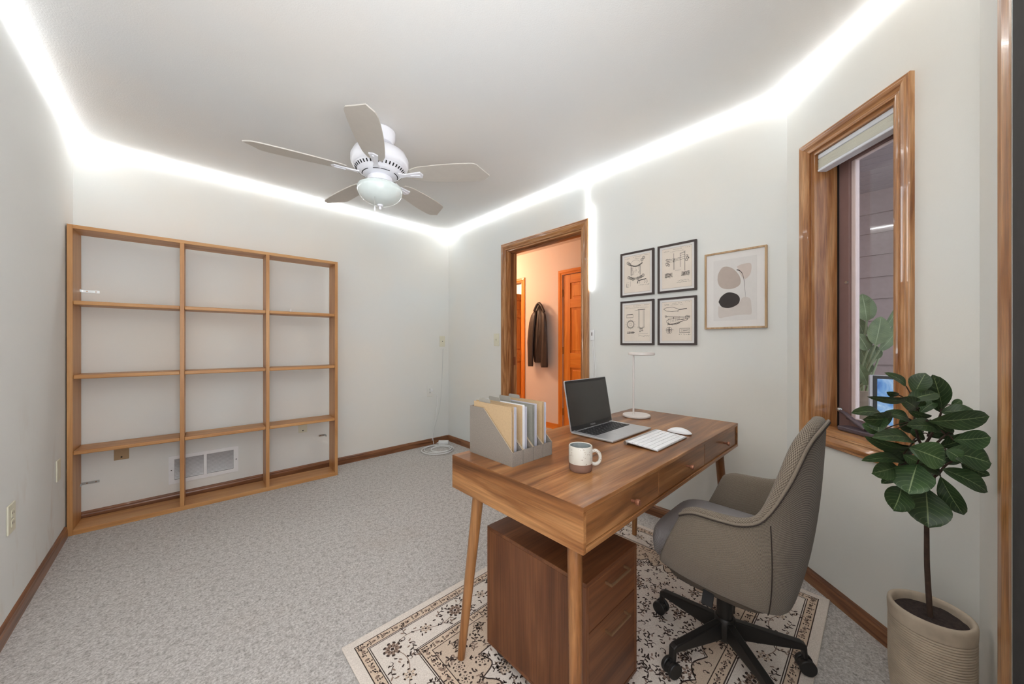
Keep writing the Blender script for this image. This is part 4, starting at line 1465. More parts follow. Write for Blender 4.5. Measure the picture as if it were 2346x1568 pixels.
# piping round the rim, dark seams down the sides of the back
MB().tube([TT[i] - inw[i] * .003 for i in range(NC)], .0042, 8).build('piping', 'weave', shell, smooth=True)
MB().tube([TT[i] - inw[i] * .0065 - Vector((0, 0, .005)) for i in range(NC)], .0022, 6).build('seam', 'seam', shell, smooth=True)
for ci in (17, NC - 18):
    MB().tube([sec[ci][k_ + 2] - inw[ci] * .0008 for k_ in range(KO)], .0016, 6).build('seam', 'seam', shell, smooth=True)


def superslab(cx_, cy_, hx, hy, rings, ex=4.0, n=56, uv=True):
    P = []
    for sc_, z_ in rings:
        row = []
        for i in range(n):
            t = 2 * PI * i / n
            c_, s_ = math.cos(t), math.sin(t)
            q_ = (abs(c_) ** ex + abs(s_) ** ex) ** (-1 / ex)
            row.append((cx_ + hx * sc_ * q_ * c_, cy_ + hy * sc_ * q_ * s_, z_))
        P.append(row)
    m_ = MB()
    def uvf(i, j):
        p = P[min(i, len(P) - 1)][j % n]
        return (p[0] + .3 * p[2], p[1] + .6 * p[2])
    b_ = m_.grid(P, cv=True, uvf=uvf)
    m_.f.append(tuple(b_ + k_ for k_ in range(n)))
    m_.f.append(tuple(b_ + (len(P) - 1) * n + k_ for k_ in range(n - 1, -1, -1)))
    return m_


superslab(MX, .392, .207, .200, [(.86, .372), (.95, .377), (1.0, .395), (1.01, .43), (.99, .458), (.95, .472), (.86, .481), (.6, .486), (.3, .488), (.02, .488)], 5.0).build('seat', 'seatweave', ch, smooth=True, angle=180)
superslab(MX, .385, .186, .172, [(.80, .318), (.94, .322), (.99, .338), (1.0, .366), (.9, .374)]).build('seat_pan', 'pan', ch, smooth=True, angle=180)
MB().cyl((HX, HY, .135), (HX, HY, .34), .0265, 28).build('column', 'blackmetal', ch, smooth=True)
MB().lathe([(0, .062), (.022, .062), (.03, .07), (.034, .10), (.034, .145), (.03, .15), (0, .15)], 28, HX, HY).build('hub', 'blackmetal', ch, smooth=True)
MB().box(HX - .05, HX + .05, HY - .06, HY + .06, .305, .328).build('mounting_plate', 'black', ch)
lv = MB().box(-.007, .007, -.016, .016, -.03, .03)
q = Matrix.Rotation(R(28), 3, 'Y') @ Matrix.Rotation(R(10), 3, 'Z')
lc = at_d(1617, 1331, 1.20)
lv.v = [q @ p + Vector((1.243, .388, .322)) for p in lv.v]
lv.build('lever', 'slot', ch, bevel=.002)
MB().cyl((1.25, .39, .333), (1.40, .394, .318), .004, 8).build('lever_rod', 'black', ch)
leg0 = ca0 = wh0 = None
for a in (84, 156, 228, 300, 12):
    if leg0 is None:
        m = MB().prism([(.015, .074), (.015, .138), (.03, .140), (.232, .112), (.246, .104), (.249, .058), (.236, .058), (.233, .088), (.14, .082)], 'Y', -.0125, .0125)
        m.v = [p - Vector((0, 0, RZ)) for p in m.v]
        leg0 = m.build('base_leg', 'blackmetal', ch, local=True, bevel=.004)
        m = MB().tube([(.2425, 0, .066), (.2425, 0, .046)], .009, 12)
        P = []
        for i in range(9):
            t = PI * i / 8
            P.append((.246 + .025 * math.cos(t), .030 + .025 * math.sin(t)))
        m.prism(P, 'Y', -.006, .006)
        m.v = [p - Vector((0, 0, RZ)) for p in m.v]
        ca0 = m.build('caster', 'black', ch, local=True, smooth=True, angle=40)
        ws = []
        for sgn in (-1, 1):
            m = MB().cyl((.246, sgn * .008, .0265), (.246, sgn * .022, .0265), .0258, 24)
            m.v = [p - Vector((0, 0, RZ - .0085)) for p in m.v]
            ws.append(m.build('wheel', 'black', ca0, local=True, smooth=True, bevel=.003))
        lg, ca = leg0, ca0
    else:
        lg, ca = link_copy(leg0, ch), link_copy(ca0, ch)
        for w_ in ws:
            link_copy(w_, ca)
    lg.rotation_euler = (0, 0, R(a))
    ca.rotation_euler = (0, 0, R(a))

# ------------------------------------------------------------------ things on the desk
ZD = DZT + .0004
# magazine files with folders and papers
hx0, hw_ = .775, .0478
hy0, hy1 = .818, 1.046
ords = ['leftmost', 'second from left', 'third from left', 'rightmost']
fcol = ['kraft', 'kraft', 'greycard', 'kraft']
fname = ['tan', 'tan', 'dark grey', 'tan']
for i in range(4):
    x0 = hx0 + i * (hw_ + .0017)
    x1 = x0 + hw_
    mf = thing('magazine_file', 'grey slanted magazine file, %s of the four on the desk' % ords[i], 'magazine file', ((x0 + x1) / 2, (hy0 + hy1) / 2, ZD), 0, 'grey magazine files on the desk')
    prof = [(hy0, ZD), (hy1, ZD), (hy1, .912), (.966, .912), (hy0, .787)]
    t3 = .0022
    MB().prism(prof, 'X', x0, x0 + t3).build('side_panel', 'holder', mf)
    for xe in (x0, x1 - t3):
        MB().add([(xe, .9665, .9121), (xe + t3, .9665, .9121), (xe + t3, hy0 + .0002, .7871), (xe, hy0 + .0002, .7871), (xe, .9665, .9129), (xe + t3, .9665, .9129), (xe + t3, hy0 + .0002, .7879), (xe, hy0 + .0002, .7879)], [(0, 3, 2, 1), (4, 5, 6, 7), (0, 1, 5, 4), (1, 2, 6, 5), (2, 3, 7, 6), (3, 0, 4, 7)]).build('board_edge', 'holderedge', mf)
    MB().prism(prof, 'X', x1 - t3, x1).build('side_panel', 'holder', mf)
    MB().box(x0 + t3, x1 - t3, hy0, hy0 + t3, ZD, .787).build('front_panel', 'holder', mf)
    MB().box(x0 + t3, x1 - t3, hy1 - t3, hy1, ZD, .912).build('back_panel', 'holder', mf)
    MB().box(x0 + t3, x1 - t3, hy0 + t3, hy1 - t3, ZD, ZD + t3).build('bottom_panel', 'holder', mf)
    zb = ZD + t3 + .0003
    # folder: two card leaves with a tab
    fx = x0 + t3 + .003
    zt = .931 if i != 2 else .926
    fo = thing('file_folder', '%s card folder with grey tab in the %s magazine file' % (fname[i], ords[i]), 'folder', (fx, .93, zb), 0, 'card folders in the magazine files')
    MB().box(fx, fx + .0016, .829, 1.028, zb, zt).build('front_cover', fcol[i], fo)
    MB().box(fx + .012, fx + .0136, .831, 1.030, zb, zt + .001).build('back_cover', fcol[i] if i != 1 else 'paper', fo)
    MB().box(fx, fx + .0136, 1.030, 1.0316, zb, zt - .02).build('spine', fcol[i], fo)
    ty = .942 + (i % 2) * .004
    MB().prism([(ty, zt - .012), (ty, zt + .009), (ty + .004, zt + .0135), (ty + .056, zt + .0135), (ty + .060, zt + .009), (ty + .060, zt - .012)], 'X', fx + .0040, fx + .0054).build('tab', 'tab', fo)
    for j in range(3):
        xx = fx + .0055 + j * .0019
        MB().box(xx, xx + .0012, .834 + j * .002, 1.022, zb, .915 - j * .004).build('sheet', 'paper', fo)
    # plastic sleeve with papers
    sx = fx + .0165
    sl = thing('document_sleeve', 'pale sleeve of white papers in the %s magazine file' % ords[i], 'document', (sx, .93, zb), 0, 'paper sleeves in the magazine files')
    MB().box(sx, sx + .0009, .832, 1.02, zb, .927).build('sleeve_cover', 'plastic_sleeve', sl)
    for j in range(3):
        xx = sx + .0018 + j * .0025
        MB().box(xx, xx + .0016, .836 + j * .0015, 1.016, zb, .905 + (j % 2) * .006).build('sheet', 'paper', sl)
    MB().box(sx + .0098, sx + .0107, .833, 1.02, zb, .928 - .004 * (i == 1)).build('sleeve_cover', 'plastic_sleeve', sl)
    if i in (0, 1, 2):
        tx2 = sx + .0045
        MB().prism([(ty + .018, .912), (ty + .018, .938), (ty + .022, .942), (ty + .072, .942), (ty + .076, .938), (ty + .076, .912)], 'X', sx - .0016, sx - .0004).build('divider_tab', 'tab', sl)

# mug
mgx, mgy = .917, .655
mug = thing('coffee_mug', 'speckled cream mug with brown base and handle', 'mug', (mgx, mgy, ZD))
rm, hm = .0365, .079
MB().lathe([(0, ZD), (rm - .004, ZD), (rm - .001, ZD + .004), (rm, ZD + .010), (rm, ZD + .0255)], 40, mgx, mgy, cap=False).build('base_band', 'mugbase', mug, smooth=True)
MB().lathe([(rm, ZD + .0255), (rm + .0004, ZD + .03), (rm + .0004, ZD + hm - .003), (rm - .001, ZD + hm), (rm - .0028, ZD + hm), (rm - .004, ZD + hm - .002)], 40, mgx, mgy, cap=False).build('body', 'mug', mug, smooth=True)
MB().lathe([(rm - .004, ZD + hm - .002), (rm - .004, ZD + .008), (0, ZD + .006)], 40, mgx, mgy, cap=False).build('inside', 'mugin', mug, smooth=True)
dr_ = Vector((_c, -_s, 0))
C0 = Vector((mgx, mgy, ZD))
hp = [C0 + dr_ * a + Vector((0, 0, z_)) for a, z_ in ((rm - .002, .058), (rm + .010, .0615), (rm + .021, .054), (rm + .0255, .040), (rm + .022, .026), (rm + .011, .0185), (rm - .002, .0215))]
MB().tube(spline(hp, 5), [.0055] * 31, 12).build('handle', 'mug', mug, smooth=True)

# laptop
lp = thing('laptop', 'silver laptop open with dark blank screen', 'laptop', (1.42, .84, ZD))
lx0, lx1, ly0, ly1 = 1.250, 1.590, .738, .944
lt = .0095
MB().box(lx0, lx1, ly0, ly1, ZD + .0015, ZD + lt).build('base', 'alu', lp, bevel=.003, seg=3)
for xx in (lx0 + .03, lx1 - .03):
    for yy in (ly0 + .02, ly1 - .02):
        MB().cyl((xx, yy, ZD), (xx, yy, ZD + .0018), .006, 12).build('foot', 'black', lp)
kw = MB().box(lx0 + .026, lx1 - .026, .833, .929, ZD + lt, ZD + lt + .0004).build('keyboard_well', 'slot', lp)
mb = MB()
rows_ = 6
for r_ in range(rows_):
    y0 = .8345 + r_ * .0157
    if r_ == 0:
        xs = [0, .045, .067, .089, .207, .229, .251, .288]
        gaps = [(0, .02), (.022, .042), (.044, .066), (.068, .178), (.18, .202), (.204, .224), (.226, .246), (.248, .286)]
    else:
        gaps = [(j * .0205 + .0015 * (r_ % 2), j * .0205 + .0183 + .0015 * (r_ % 2)) for j in range(14)]
    for g0, g1 in gaps:
        if g1 > .287:
            continue
        mb.box(lx0 + .027 + g0, lx0 + .027 + g1, y0, y0 + (.0130 if r_ < 5 else .010), ZD + lt + .0004, ZD + lt + .0014)
o = mb.build('keys', 'keys', kw)
o['kind'] = 'stuff'
mb = MB()
for r_ in range(1, rows_):
    for j in range(13):
        xx = lx0 + .027 + j * .0205 + .008
        yy = .8345 + r_ * .0157 + .006
        mb.box(xx, xx + .0022, yy, yy + .0026, ZD + lt + .0014, ZD + lt + .00145)
o = mb.build('key_legends', 'white_print', kw)
o['kind'] = 'stuff'
MB().box(1.36, 1.485, .744, .826, ZD + lt, ZD + lt + .0003).build('trackpad', 'alu', lp)
# lid leaning back
la = math.atan2(.040, .222)
def lidp(x_, h_, q_):
    return (x_, ly1 - .002 + h_ * math.sin(la) + q_ * math.cos(la), ZD + lt - .001 + h_ * math.cos(la) - q_ * math.sin(la))
def lbox(x0, x1, h0, h1, q0, q1):
    m_ = MB().box(0, 1, 0, 1, 0, 1)
    m_.v = [Vector(lidp(x0 + (x1 - x0) * p.x, h0 + (h1 - h0) * p.z, q0 + (q1 - q0) * p.y)) for p in m_.v]
    return m_
def rrect(x0, x1, h0, h1, r_, q0, q1):
    pts = []
    for cx_, cy_, a0 in ((x1 - r_, h1 - r_, 0), (x0 + r_, h1 - r_, 90), (x0 + r_, h0 + .002, 180), (x1 - r_, h0 + .002, 270)):
        rr_ = r_ if a0 < 180 else .002
        for i in range(6):
            a = R(a0 + 18 * i)
            pts.append((cx_ + rr_ * math.cos(a) + (0 if a0 < 180 else (-(r_ - .002) if a0 == 180 else (r_ - .002))), cy_ + rr_ * math.sin(a)))
    m_ = MB()
    n_ = len(pts)
    m_.add([lidp(p[0], p[1], q0) for p in pts] + [lidp(p[0], p[1], q1) for p in pts],
           [tuple(range(n_)), tuple(range(2 * n_ - 1, n_ - 1, -1))] + [((i + 1) % n_, i, n_ + i, n_ + (i + 1) % n_) for i in range(n_)])
    return m_
lid = rrect(lx0, lx1, 0, .226, .009, 0, .005).build('lid', 'alu', lp)
rrect(lx0 + .003, lx1 - .003, .003, .223, .007, -.0006, -.0001).build('bezel', 'black', lid)
lbox(lx0 + .008, lx1 - .008, .020, .212, -.0011, -.0006).build('display', 'screen', lid)
MB().cyl((lx0 + .03, ly1 - .001, ZD + lt - .001), (lx1 - .03, ly1 - .001, ZD + lt - .001), .004, 12).build('hinge', 'black', lp, smooth=True)
tx = bpy.data.curves.new('screen_wordmark', 'FONT')
tx.body = 'MacBook'
tx.size = .0105
tx.align_x = 'CENTER'
to = bpy.data.objects.new('screen_wordmark', tx)
COL.objects.link(to)
bpy.context.view_layer.update()
me = bpy.data.meshes.new_from_object(to.evaluated_get(bpy.context.evaluated_depsgraph_get()))
bpy.data.objects.remove(to)
me.materials.clear()
me.materials.append(MT['white_print'])
wm = bpy.data.objects.new('wordmark', me)
COL.objects.link(wm)
wm.parent = lid
wm.location = Vector(lidp((lx0 + lx1) / 2, .0075, -.0012)) - wl(lid)
wm.rotation_euler = (PI / 2 - la, 0, 0)

# wireless keyboard
kb = thing('wireless_keyboard', 'thin white wireless keyboard beside the laptop', 'keyboard', (1.413, .632, ZD))
kx0, kx1, ky0, ky1 = 1.272, 1.553, .566, .698
def kz_(y_): return ZD + .0055 + (y_ - ky0) / (ky1 - ky0) * .0085
MB().add([(kx0, ky0, ZD + .0008), (kx1, ky0, ZD + .0008), (kx1, ky1, kz_(ky1) - .004), (kx0, ky1, kz_(ky1) - .004), (kx0, ky0, kz_(ky0)), (kx1, ky0, kz_(ky0)), (kx1, ky1, kz_(ky1)), (kx0, ky1, kz_(ky1))],
         [(0, 3, 2, 1), (4, 5, 6, 7), (0, 1, 5, 4), (1, 2, 6, 5), (2, 3, 7, 6), (3, 0, 4, 7)]).build('body', 'alu', kb, bevel=.0015)
MB().cyl((kx0, ky1 - .002, ZD + .0082), (kx1, ky1 - .002, ZD + .0082), .0080, 20).build('battery_tube', 'alu', kb, smooth=True)
MB().cyl((kx0 - .0012, ky1 - .002, ZD + .0082), (kx0, ky1 - .002, ZD + .0082), .0066, 20).build('end_cap', 'steel', kb, smooth=True)
key0 = {}
pit = .0191
ykeys = ky0 + .005
for r_ in range(6):
    y0 = ykeys + r_ * .0196
    if r_ == 0:
        ws_ = [1, 1, 1, 1.25, 5.0, 1.25, 1, 1, 1, 1]
    elif r_ == 1:
        ws_ = [2.2] + [1] * 10 + [2.2]
    elif r_ == 2:
        ws_ = [1.7] + [1] * 11 + [1.7]
    elif r_ == 3:
        ws_ = [1.5] + [1] * 12 + [.9]
    elif r_ == 4:
        ws_ = [1] * 13 + [1.4]
    else:
        ws_ = [1.03] * 14
    tot = sum(ws_)
    x_ = kx0 + .003
    sc_ = (kx1 - kx0 - .006) / tot
    for wv in ws_:
        k_id = (round(wv, 2), round(sc_, 4))
        kwid, kdep = wv * sc_ - .0022, .0174
        if k_id not in key0:
            m = MB().box(0, kwid, 0, kdep, 0, .0022)
            o = m.build('key', 'keywhite', kb, local=True, bevel=.0008)
            key0[k_id] = o
        else:
            o = link_copy(key0[k_id], kb)
        o.location = Vector((x_, y0, kz_(y0) - .0003)) - wl(kb)
        o.rotation_euler = (math.atan2(.0085, ky1 - ky0), 0, 0)
        x_ += wv * sc_

# mouse
ms = thing('computer_mouse', 'smooth white wireless mouse on the desk', 'mouse', (1.615, .622, ZD))
P = []
mnx, mny = 18, 24
for i in range(mny + 1):
    t = i / mny
    yy = .57 + .104 * t
    hw2 = .0275 * (max(0.0, 1 - abs(2 * t - 1) ** 3.2)) ** .5
    hh = .019 * (max(0.0, 1 - abs(2 * t - 1.02) ** 2.2)) + .001
    P.append([(1.615 + hw2 * math.cos(PI * (1 - j / mnx)), yy, ZD + .004 + hh * max(0.0, math.sin(PI * j / mnx)) ** .6) for j in range(mnx + 1)])
m = MB()
m.grid(P)
m.build('top_shell', 'keywhite', ms, smooth=True, angle=180)
superslab(1.615, .622, .0262, .0505, [(.9, ZD), (1.0, ZD + .0022), (1.02, ZD + .0045)], 2.6, 36).build('base', 'alu', ms, smooth=True, angle=60)

# lamp
lm = thing('desk_lamp', 'slim white desk lamp with round base and flat head', 'lamp', (1.812, .925, ZD))
MB().lathe([(0, ZD), (.068, ZD), (.072, ZD + .003), (.072, ZD + .010), (.069, ZD + .013), (0, ZD + .0135)], 48, 1.812, .925).build('base', 'lampwhite', lm, smooth=True, angle=35)
px_, py_ = 1.800, .936
MB().cyl((px_, py_, ZD + .013), (px_, py_, 1.077), .0048, 16).build('pole', 'lampwhite', lm, smooth=True)
hcx, hcy = px_ + .0435 * _c, py_ - .0435 * _s
MB().lathe([(0, 1.077), (.066, 1.077), (.069, 1.079), (.069, 1.090), (.066, 1.092), (0, 1.092)], 48, hcx, hcy).build('lamp_head', 'lampwhite', lm, smooth=True, angle=35)
MB().lathe([(0, 1.0762), (.058, 1.0762), (.058, 1.077), (0, 1.077)], 40, hcx, hcy).build('diffuser', 'mat', lm)

# ------------------------------------------------------------------ framed pictures
def picture(name, label, y0, y1, z0, z1, fw, fd, fmat, matw, pmat, group=None):
    """Hung on the right wall; returns root and Flat mapper with a: 0..1 left to right, b: 0..1 bottom to top of the print."""
    o = thing(name, label, 'picture', (XD, (y0 + y1) / 2, z0), 0, group)
    x1, x0 = XD - .0005, XD - fd
    MB().box(x0, x1, y1 - fw, y1, z0, z1).build('frame_side', fmat, o, bevel=.001)
    MB().box(x0, x1, y0, y0 + fw, z0, z1).build('frame_side', fmat, o, bevel=.001)
    MB().box(x0, x1, y0 + fw, y1 - fw, z1 - fw, z1).build('frame_rail', fmat, o, bevel=.001)
    MB().box(x0, x1, y0 + fw, y1 - fw, z0, z0 + fw).build('frame_rail', fmat, o, bevel=.001)
    MB().box(x0 + .007, x1, y0 + fw, y1 - fw, z0 + fw, z1 - fw).build('mat_board', 'mat', o)
    pa0, pa1, pb0, pb1 = y1 - fw - matw, y0 + fw + matw, z0 + fw + matw, z1 - fw - matw
    pr_ = MB().box(x0 + .0062, x0 + .007, pa1, pa0, pb0, pb1).build('print', pmat, o)
    fn = lambda a, b, h: (x0 + .0061 - h, pa0 + (pa1 - pa0) * a, pb0 + (pb1 - pb0) * b)
    return o, pr_, fn


def scribble(fl_, a0, a1, b, h, rg, size=.012):
    x_ = a0
    while x_ < a1:
        w_ = rg.uniform(.008, .02)
        if rg.random() < .85:
            pts = [(x_, b + rg.uniform(-size, size) * .5), (x_ + w_ * .4, b + rg.uniform(-size, size) * .7), (x_ + w_, b + rg.uniform(-size, size) * .5)]
            fl_.line(pts, .006, h)
        x_ += w_ + rg.uniform(.002, .012)


def blob(fl_, cx_, cy_, w_, h_, rg, h, n=16):
    for _ in range(n):
        x_, y_ = cx_ + rg.uniform(-w_, w_), cy_ + rg.uniform(-h_, h_)
        a = rg.uniform(0, 6.28)
        l_ = rg.uniform(.01, .035)
        fl_.line([(x_, y_), (x_ + l_ * math.cos(a), y_ + l_ * math.sin(a)), (x_ + l_ * math.cos(a + .8), y_ + l_ * math.sin(a + .8))], .007, h)


def circ(fl_, cx_, cy_, rx, ry, w_, h, n=26, a0=0, a1=2 * PI):
    fl_.line([(cx_ + rx * math.cos(a0 + (a1 - a0) * i / n), cy_ + ry * math.sin(a0 + (a1 - a0) * i / n)) for i in range(n + 1)], w_, h)


def header(fl_, rg):
    scribble(fl_, .06, .24, .935, .0001, rg)
    scribble(fl_, .36, .66, .955, .0001, rg)
    scribble(fl_, .78, .95, .965, .0001, rg)


frames = [('upper left', 1.037, 1.278, 1.467, 1.775, 'seat drawing'), ('upper right', .773, 1.011, 1.467, 1.775, 'linkage drawing'),
          ('lower left', 1.037, 1.278, 1.130, 1.437, 'tube and ring drawing'), ('lower right', .773, 1.011, 1.130, 1.434, 'helicopter drawing')]
for idx, (pos, y0, y1, z0, z1, what) in enumerate(frames):
    o, pr_, fn = picture('framed_print', 'dark framed technical %s, %s of the four prints' % (what, pos), y0, y1, z0, z1, .0125, .018, 'frame_dark', .014, 'parchment', 'dark framed technical prints')
    fl_ = Flat(fn)
    ps = Flat(fn)
    rg = random.Random(20 + idx)
    header(fl_, rg)
    h = .0002
    ps.frame(.0, 1, .0, 1, .004, .0001)
    if idx == 0:
        scribble(fl_, .40, .58, .905, h, rg)
        for sx in (.27, .62):
            for dx in (0, .02):
                fl_.line([(sx + dx, .73), (sx + dx, .46)], .009, h)
        for k_ in range(3):
            pts = [(.22 + .5 * t / 12, .76 - .07 * math.sin(PI * t / 12) + .012 * k_) for t in range(13)]
            fl_.line(pts, .009, h)
        for k_ in range(3):
            fl_.line([(.22 + .48 * t / 12, .43 - .04 * math.sin(PI * t / 12) - .02 * k_) for t in range(13)], .008, h)
        for cx_, cy_ in ((.16, .82), (.22, .78), (.76, .90), (.70, .85), (.19, .42), (.27, .39), (.66, .40), (.74, .43), (.36, .36), (.55, .37)):
            circ(fl_, cx_, cy_, .05, .036, .011, h, 14)
            circ(fl_, cx_, cy_, .022, .016, .008, h, 10)
        circ(ps, .45, .80, .16, .07, .006, h, 18, 0, PI)
        for _ in range(50):
            x_, y_ = rg.uniform(.3, .62), rg.uniform(.46, .7)
            ps.line([(x_, y_), (x_ + rg.uniform(-.02, .02), y_ + rg.uniform(.02, .05))], .005, h)
        fl_.line([(.52, .24), (.56, .31), (.62, .31), (.72, .32), (.86, .33)], .022, h)
        for x_ in (.53, .6, .8, .88):
            fl_.line([(x_, .31), (x_ + .02, .25), (x_ - .02, .22)], .010, h)
        for k_ in range(4):
            ps.line([(.08, .28 - .04 * k_), (.2, .28 - .04 * k_)], .006, h)
        ps.line([(.25, .31), (.25, .17)], .007, h)
        fl_.line([(.10, .25), (.10, .17), (.14, .17)], .01, h)
        scribble(fl_, .58, .97, .18, h, rg, .02)
    elif idx == 1:
        scribble(ps, .3, .72, .905, h, rg)
        fl_.line([(.41, .86), (.41, .45)], .010, h)
        fl_.line([(.43, .70), (.43, .45)], .006, h)
        fl_.line([(.62, .84), (.62, .50)], .010, h)
        fl_.line([(.76, .88), (.76, .40)], .009, h)
        ps.line([(.78, .86), (.78, .36)], .006, h)
        for k_ in range(3):
            fl_.line([(.25, .72 - .035 * k_), (.62, .735 - .03 * k_)], .006, h)
        for k_ in range(4):
            fl_.line([(.62, .83 - .05 * k_), (.78, .84 - .05 * k_)], .006, h)
        fl_.line([(.62, .83), (.80, .87)], .006, h)
        for cx_, cy_ in ((.18, .72), (.22, .66), (.17, .61), (.24, .58), (.84, .75), (.86, .69), (.83, .65)):
            circ(fl_, cx_, cy_, .035, .025, .009, h, 12)
        blob(fl_, .2, .66, .07, .09, rg, h, 16)
        blob(fl_, .84, .71, .04, .08, rg, h, 12)
        blob(fl_, .42, .70, .03, .06, rg, h, 8)
        for cx_ in (.24, .80):
            for k_ in range(5):
                fl_.line([(cx_ - .14, .28 + .022 * k_), (cx_ + .12, .29 + .022 * k_)], .009, h)
            blob(fl_, cx_, .33, .12, .05, rg, h, 26)
        scribble(ps, .46, .62, .43, h, rg)
        scribble(fl_, .5, .96, .17, h, rg, .025)
        scribble(fl_, .5, .96, .125, h, rg, .025)
    elif idx == 2:
        scribble(ps, .05, .95, .905, h, rg)
        for x_ in (.57, .60, .75, .78):
            fl_.line([(x_, .83), (x_, .42)], .008, h)
        circ(fl_, .675, .42, .105, .09, .009, h, 18, PI, 2 * PI)
        circ(fl_, .675, .42, .075, .07, .008, h, 18, PI, 2 * PI)
        fl_.line([(.54, .845), (.82, .85)], .016, h)
        fl_.line([(.42, .83), (.54, .835)], .005, h)
        fl_.frame(.10, .36, .64, .73, .008, h)
        fl_.line([(.12, .725), (.34, .735)], .018, h)
        circ(fl_, .26, .46, .14, .105, .012, h, 30)
        circ(fl_, .26, .46, .118, .088, .009, h, 30)
        circ(ps, .26, .46, .05, .036, .005, h, 16)
        for k_ in range(12):
            a = 2 * PI * k_ / 12
            ps.line([(.26 + .17 * math.cos(a), .46 + .13 * math.sin(a)), (.26 + .20 * math.cos(a), .46 + .15 * math.sin(a))], .007, h)
        for k_ in range(6):
            fl_.line([(.15 + .045 * k_, .20), (.155 + .045 * k_, .27)], .018, h)
        fl_.line([(.12, .225), (.42, .235)], .012, h)
        for x_, y_ in ((.60, .36), (.66, .355), (.72, .36), (.78, .37), (.55, .37), (.63, .33), (.70, .335)):
            circ(ps, x_, y_, .022, .016, .006, h, 8)
        blob(fl_, .68, .28, .09, .03, rg, h, 22)
        ps.line([(.55, .19), (.92, .205)], .005, h)
        scribble(fl_, .56, .70, .145, h, rg, .02)
        scribble(fl_, .72, .97, .14, h, rg, .025)
    else:
        scribble(ps, .08, .7, .915, h, rg)
        top = [(.06, .82), (.14, .85), (.36, .86), (.5, .82), (.58, .79), (.84, .805)]
        bot = [(.06, .82), (.16, .77), (.36, .745), (.52, .755), (.6, .78), (.84, .80)]
        fl_.line(top, .009, h)
        fl_.line(bot, .009, h)
        fl_.line([(.52, .755), (.56, .735)], .009, h)
        fl_.line([(.12, .64), (.80, .595)], .007, h)
        fl_.line([(.12, .62), (.80, .575)], .006, h)
        circ(fl_, .14, .63, .035, .022, .007, h, 12)
        fl_.line([(.40, .605), (.41, .56)], .014, h)
        body = [(.16, .49), (.18, .53), (.26, .56), (.38, .565), (.55, .55), (.70, .53), (.80, .55), (.86, .60)]
        fl_.line(body, .009, h)
        body2 = [(.16, .49), (.20, .455), (.30, .43), (.44, .44), (.60, .475), (.74, .505), (.84, .52), (.88, .56)]
        fl_.line(body2, .011, h)
        circ(fl_, .84, .585, .05, .045, .009, h, 14)
        fl_.line([(.80, .60), (.94, .61)], .011, h)
        fl_.line([(.90, .63), (.92, .56)], .011, h)
        for k_ in range(7):
            ps.line([(.24 + .055 * k_, .55), (.23 + .06 * k_, .45 + .012 * k_)], .006, h)
        fl_.line([(.22, .44), (.20, .40)], .008, h)
        fl_.line([(.22, .425), (.5, .43), (.62, .46)], .016, h)
        blob(fl_, .30, .43, .1, .012, rg, h, 12)
        blob(ps, .5, .52, .36, .09, rg, h, 26)
        for k_ in range(4):
            circ(fl_, .19 + .06 * (k_ % 2) + .03, .30 - .05 * (k_ // 2), .06, .05, .008, h, 12)
        fl_.line([(.12, .28), (.40, .285)], .008, h)
        fl_.line([(.27, .36), (.27, .20)], .008, h)
        fl_.frame(.60, .93, .20, .315, .008, h)
        ps.frame(.66, .90, .225, .29, .006, h)
        fl_.line([(.70, .255), (.88, .265)], .009, h)
        scribble(fl_, .58, .68, .165, h, rg, .02)
        scribble(fl_, .72, .95, .165, h, rg, .025)
    d1 = fl_.m.build('ink_lines', 'ink', pr_)
    d2_ = ps.m.build('pale_lines', 'inksoft', pr_)
    for q in (d1, d2_):
        q['kind'] = 'stuff'

o, pr_, fn = picture('abstract_art_print', 'oak framed abstract print of beige shapes and dark oval', .421, .726, 1.225, 1.668, .010, .022, 'frame_oak', .036, 'artpaper')
# shape coordinates measured on the printed sheet (0..1 both ways)
def fshape(name, mat, pts, h, n=6):
    f_ = Flat(fn)
    sp2 = spline([Vector((a, b, 0)) for a, b in pts + [pts[0]]], n)[:-1]
    f_.poly([(p.x, p.y) for p in sp2], h)
    f_.m.build(name, mat, pr_)
fshape('pale_shape', 'shape_pale', [(.12, .245), (.13, .06), (.30, .06), (.52, .08), (.74, .085), (.88, .09), (.885, .20), (.86, .32), (.78, .36), (.68, .35), (.60, .27), (.40, .22), (.22, .23)], .0001)
fshape('pink_shape', 'shape_pink', [(.56, .86), (.66, .885), (.84, .89), (.885, .84), (.86, .72), (.76, .65), (.68, .68), (.62, .76)], .0002)
fshape('taupe_shape', 'shape_taupe', [(.10, .68), (.12, .78), (.22, .875), (.36, .875), (.50, .815), (.62, .70), (.645, .60), (.58, .54), (.42, .51), (.24, .53), (.14, .59)], .0003)
fshape('dark_oval', 'shape_dark', [(.125, .315), (.18, .39), (.30, .45), (.42, .455), (.56, .415), (.625, .35), (.60, .27), (.48, .22), (.34, .205), (.20, .235)], .0004)
f_ = Flat(fn)
cv_ = spline([Vector(p + (0,)) for p in ((.555, .81), (.62, .79), (.68, .74), (.715, .65), (.735, .52), (.755, .36))], 6)
f_.line([(p.x, p.y) for p in cv_], .016, .0005, taper=True)
f_.m.build('dark_stroke', 'shape_dark', pr_)

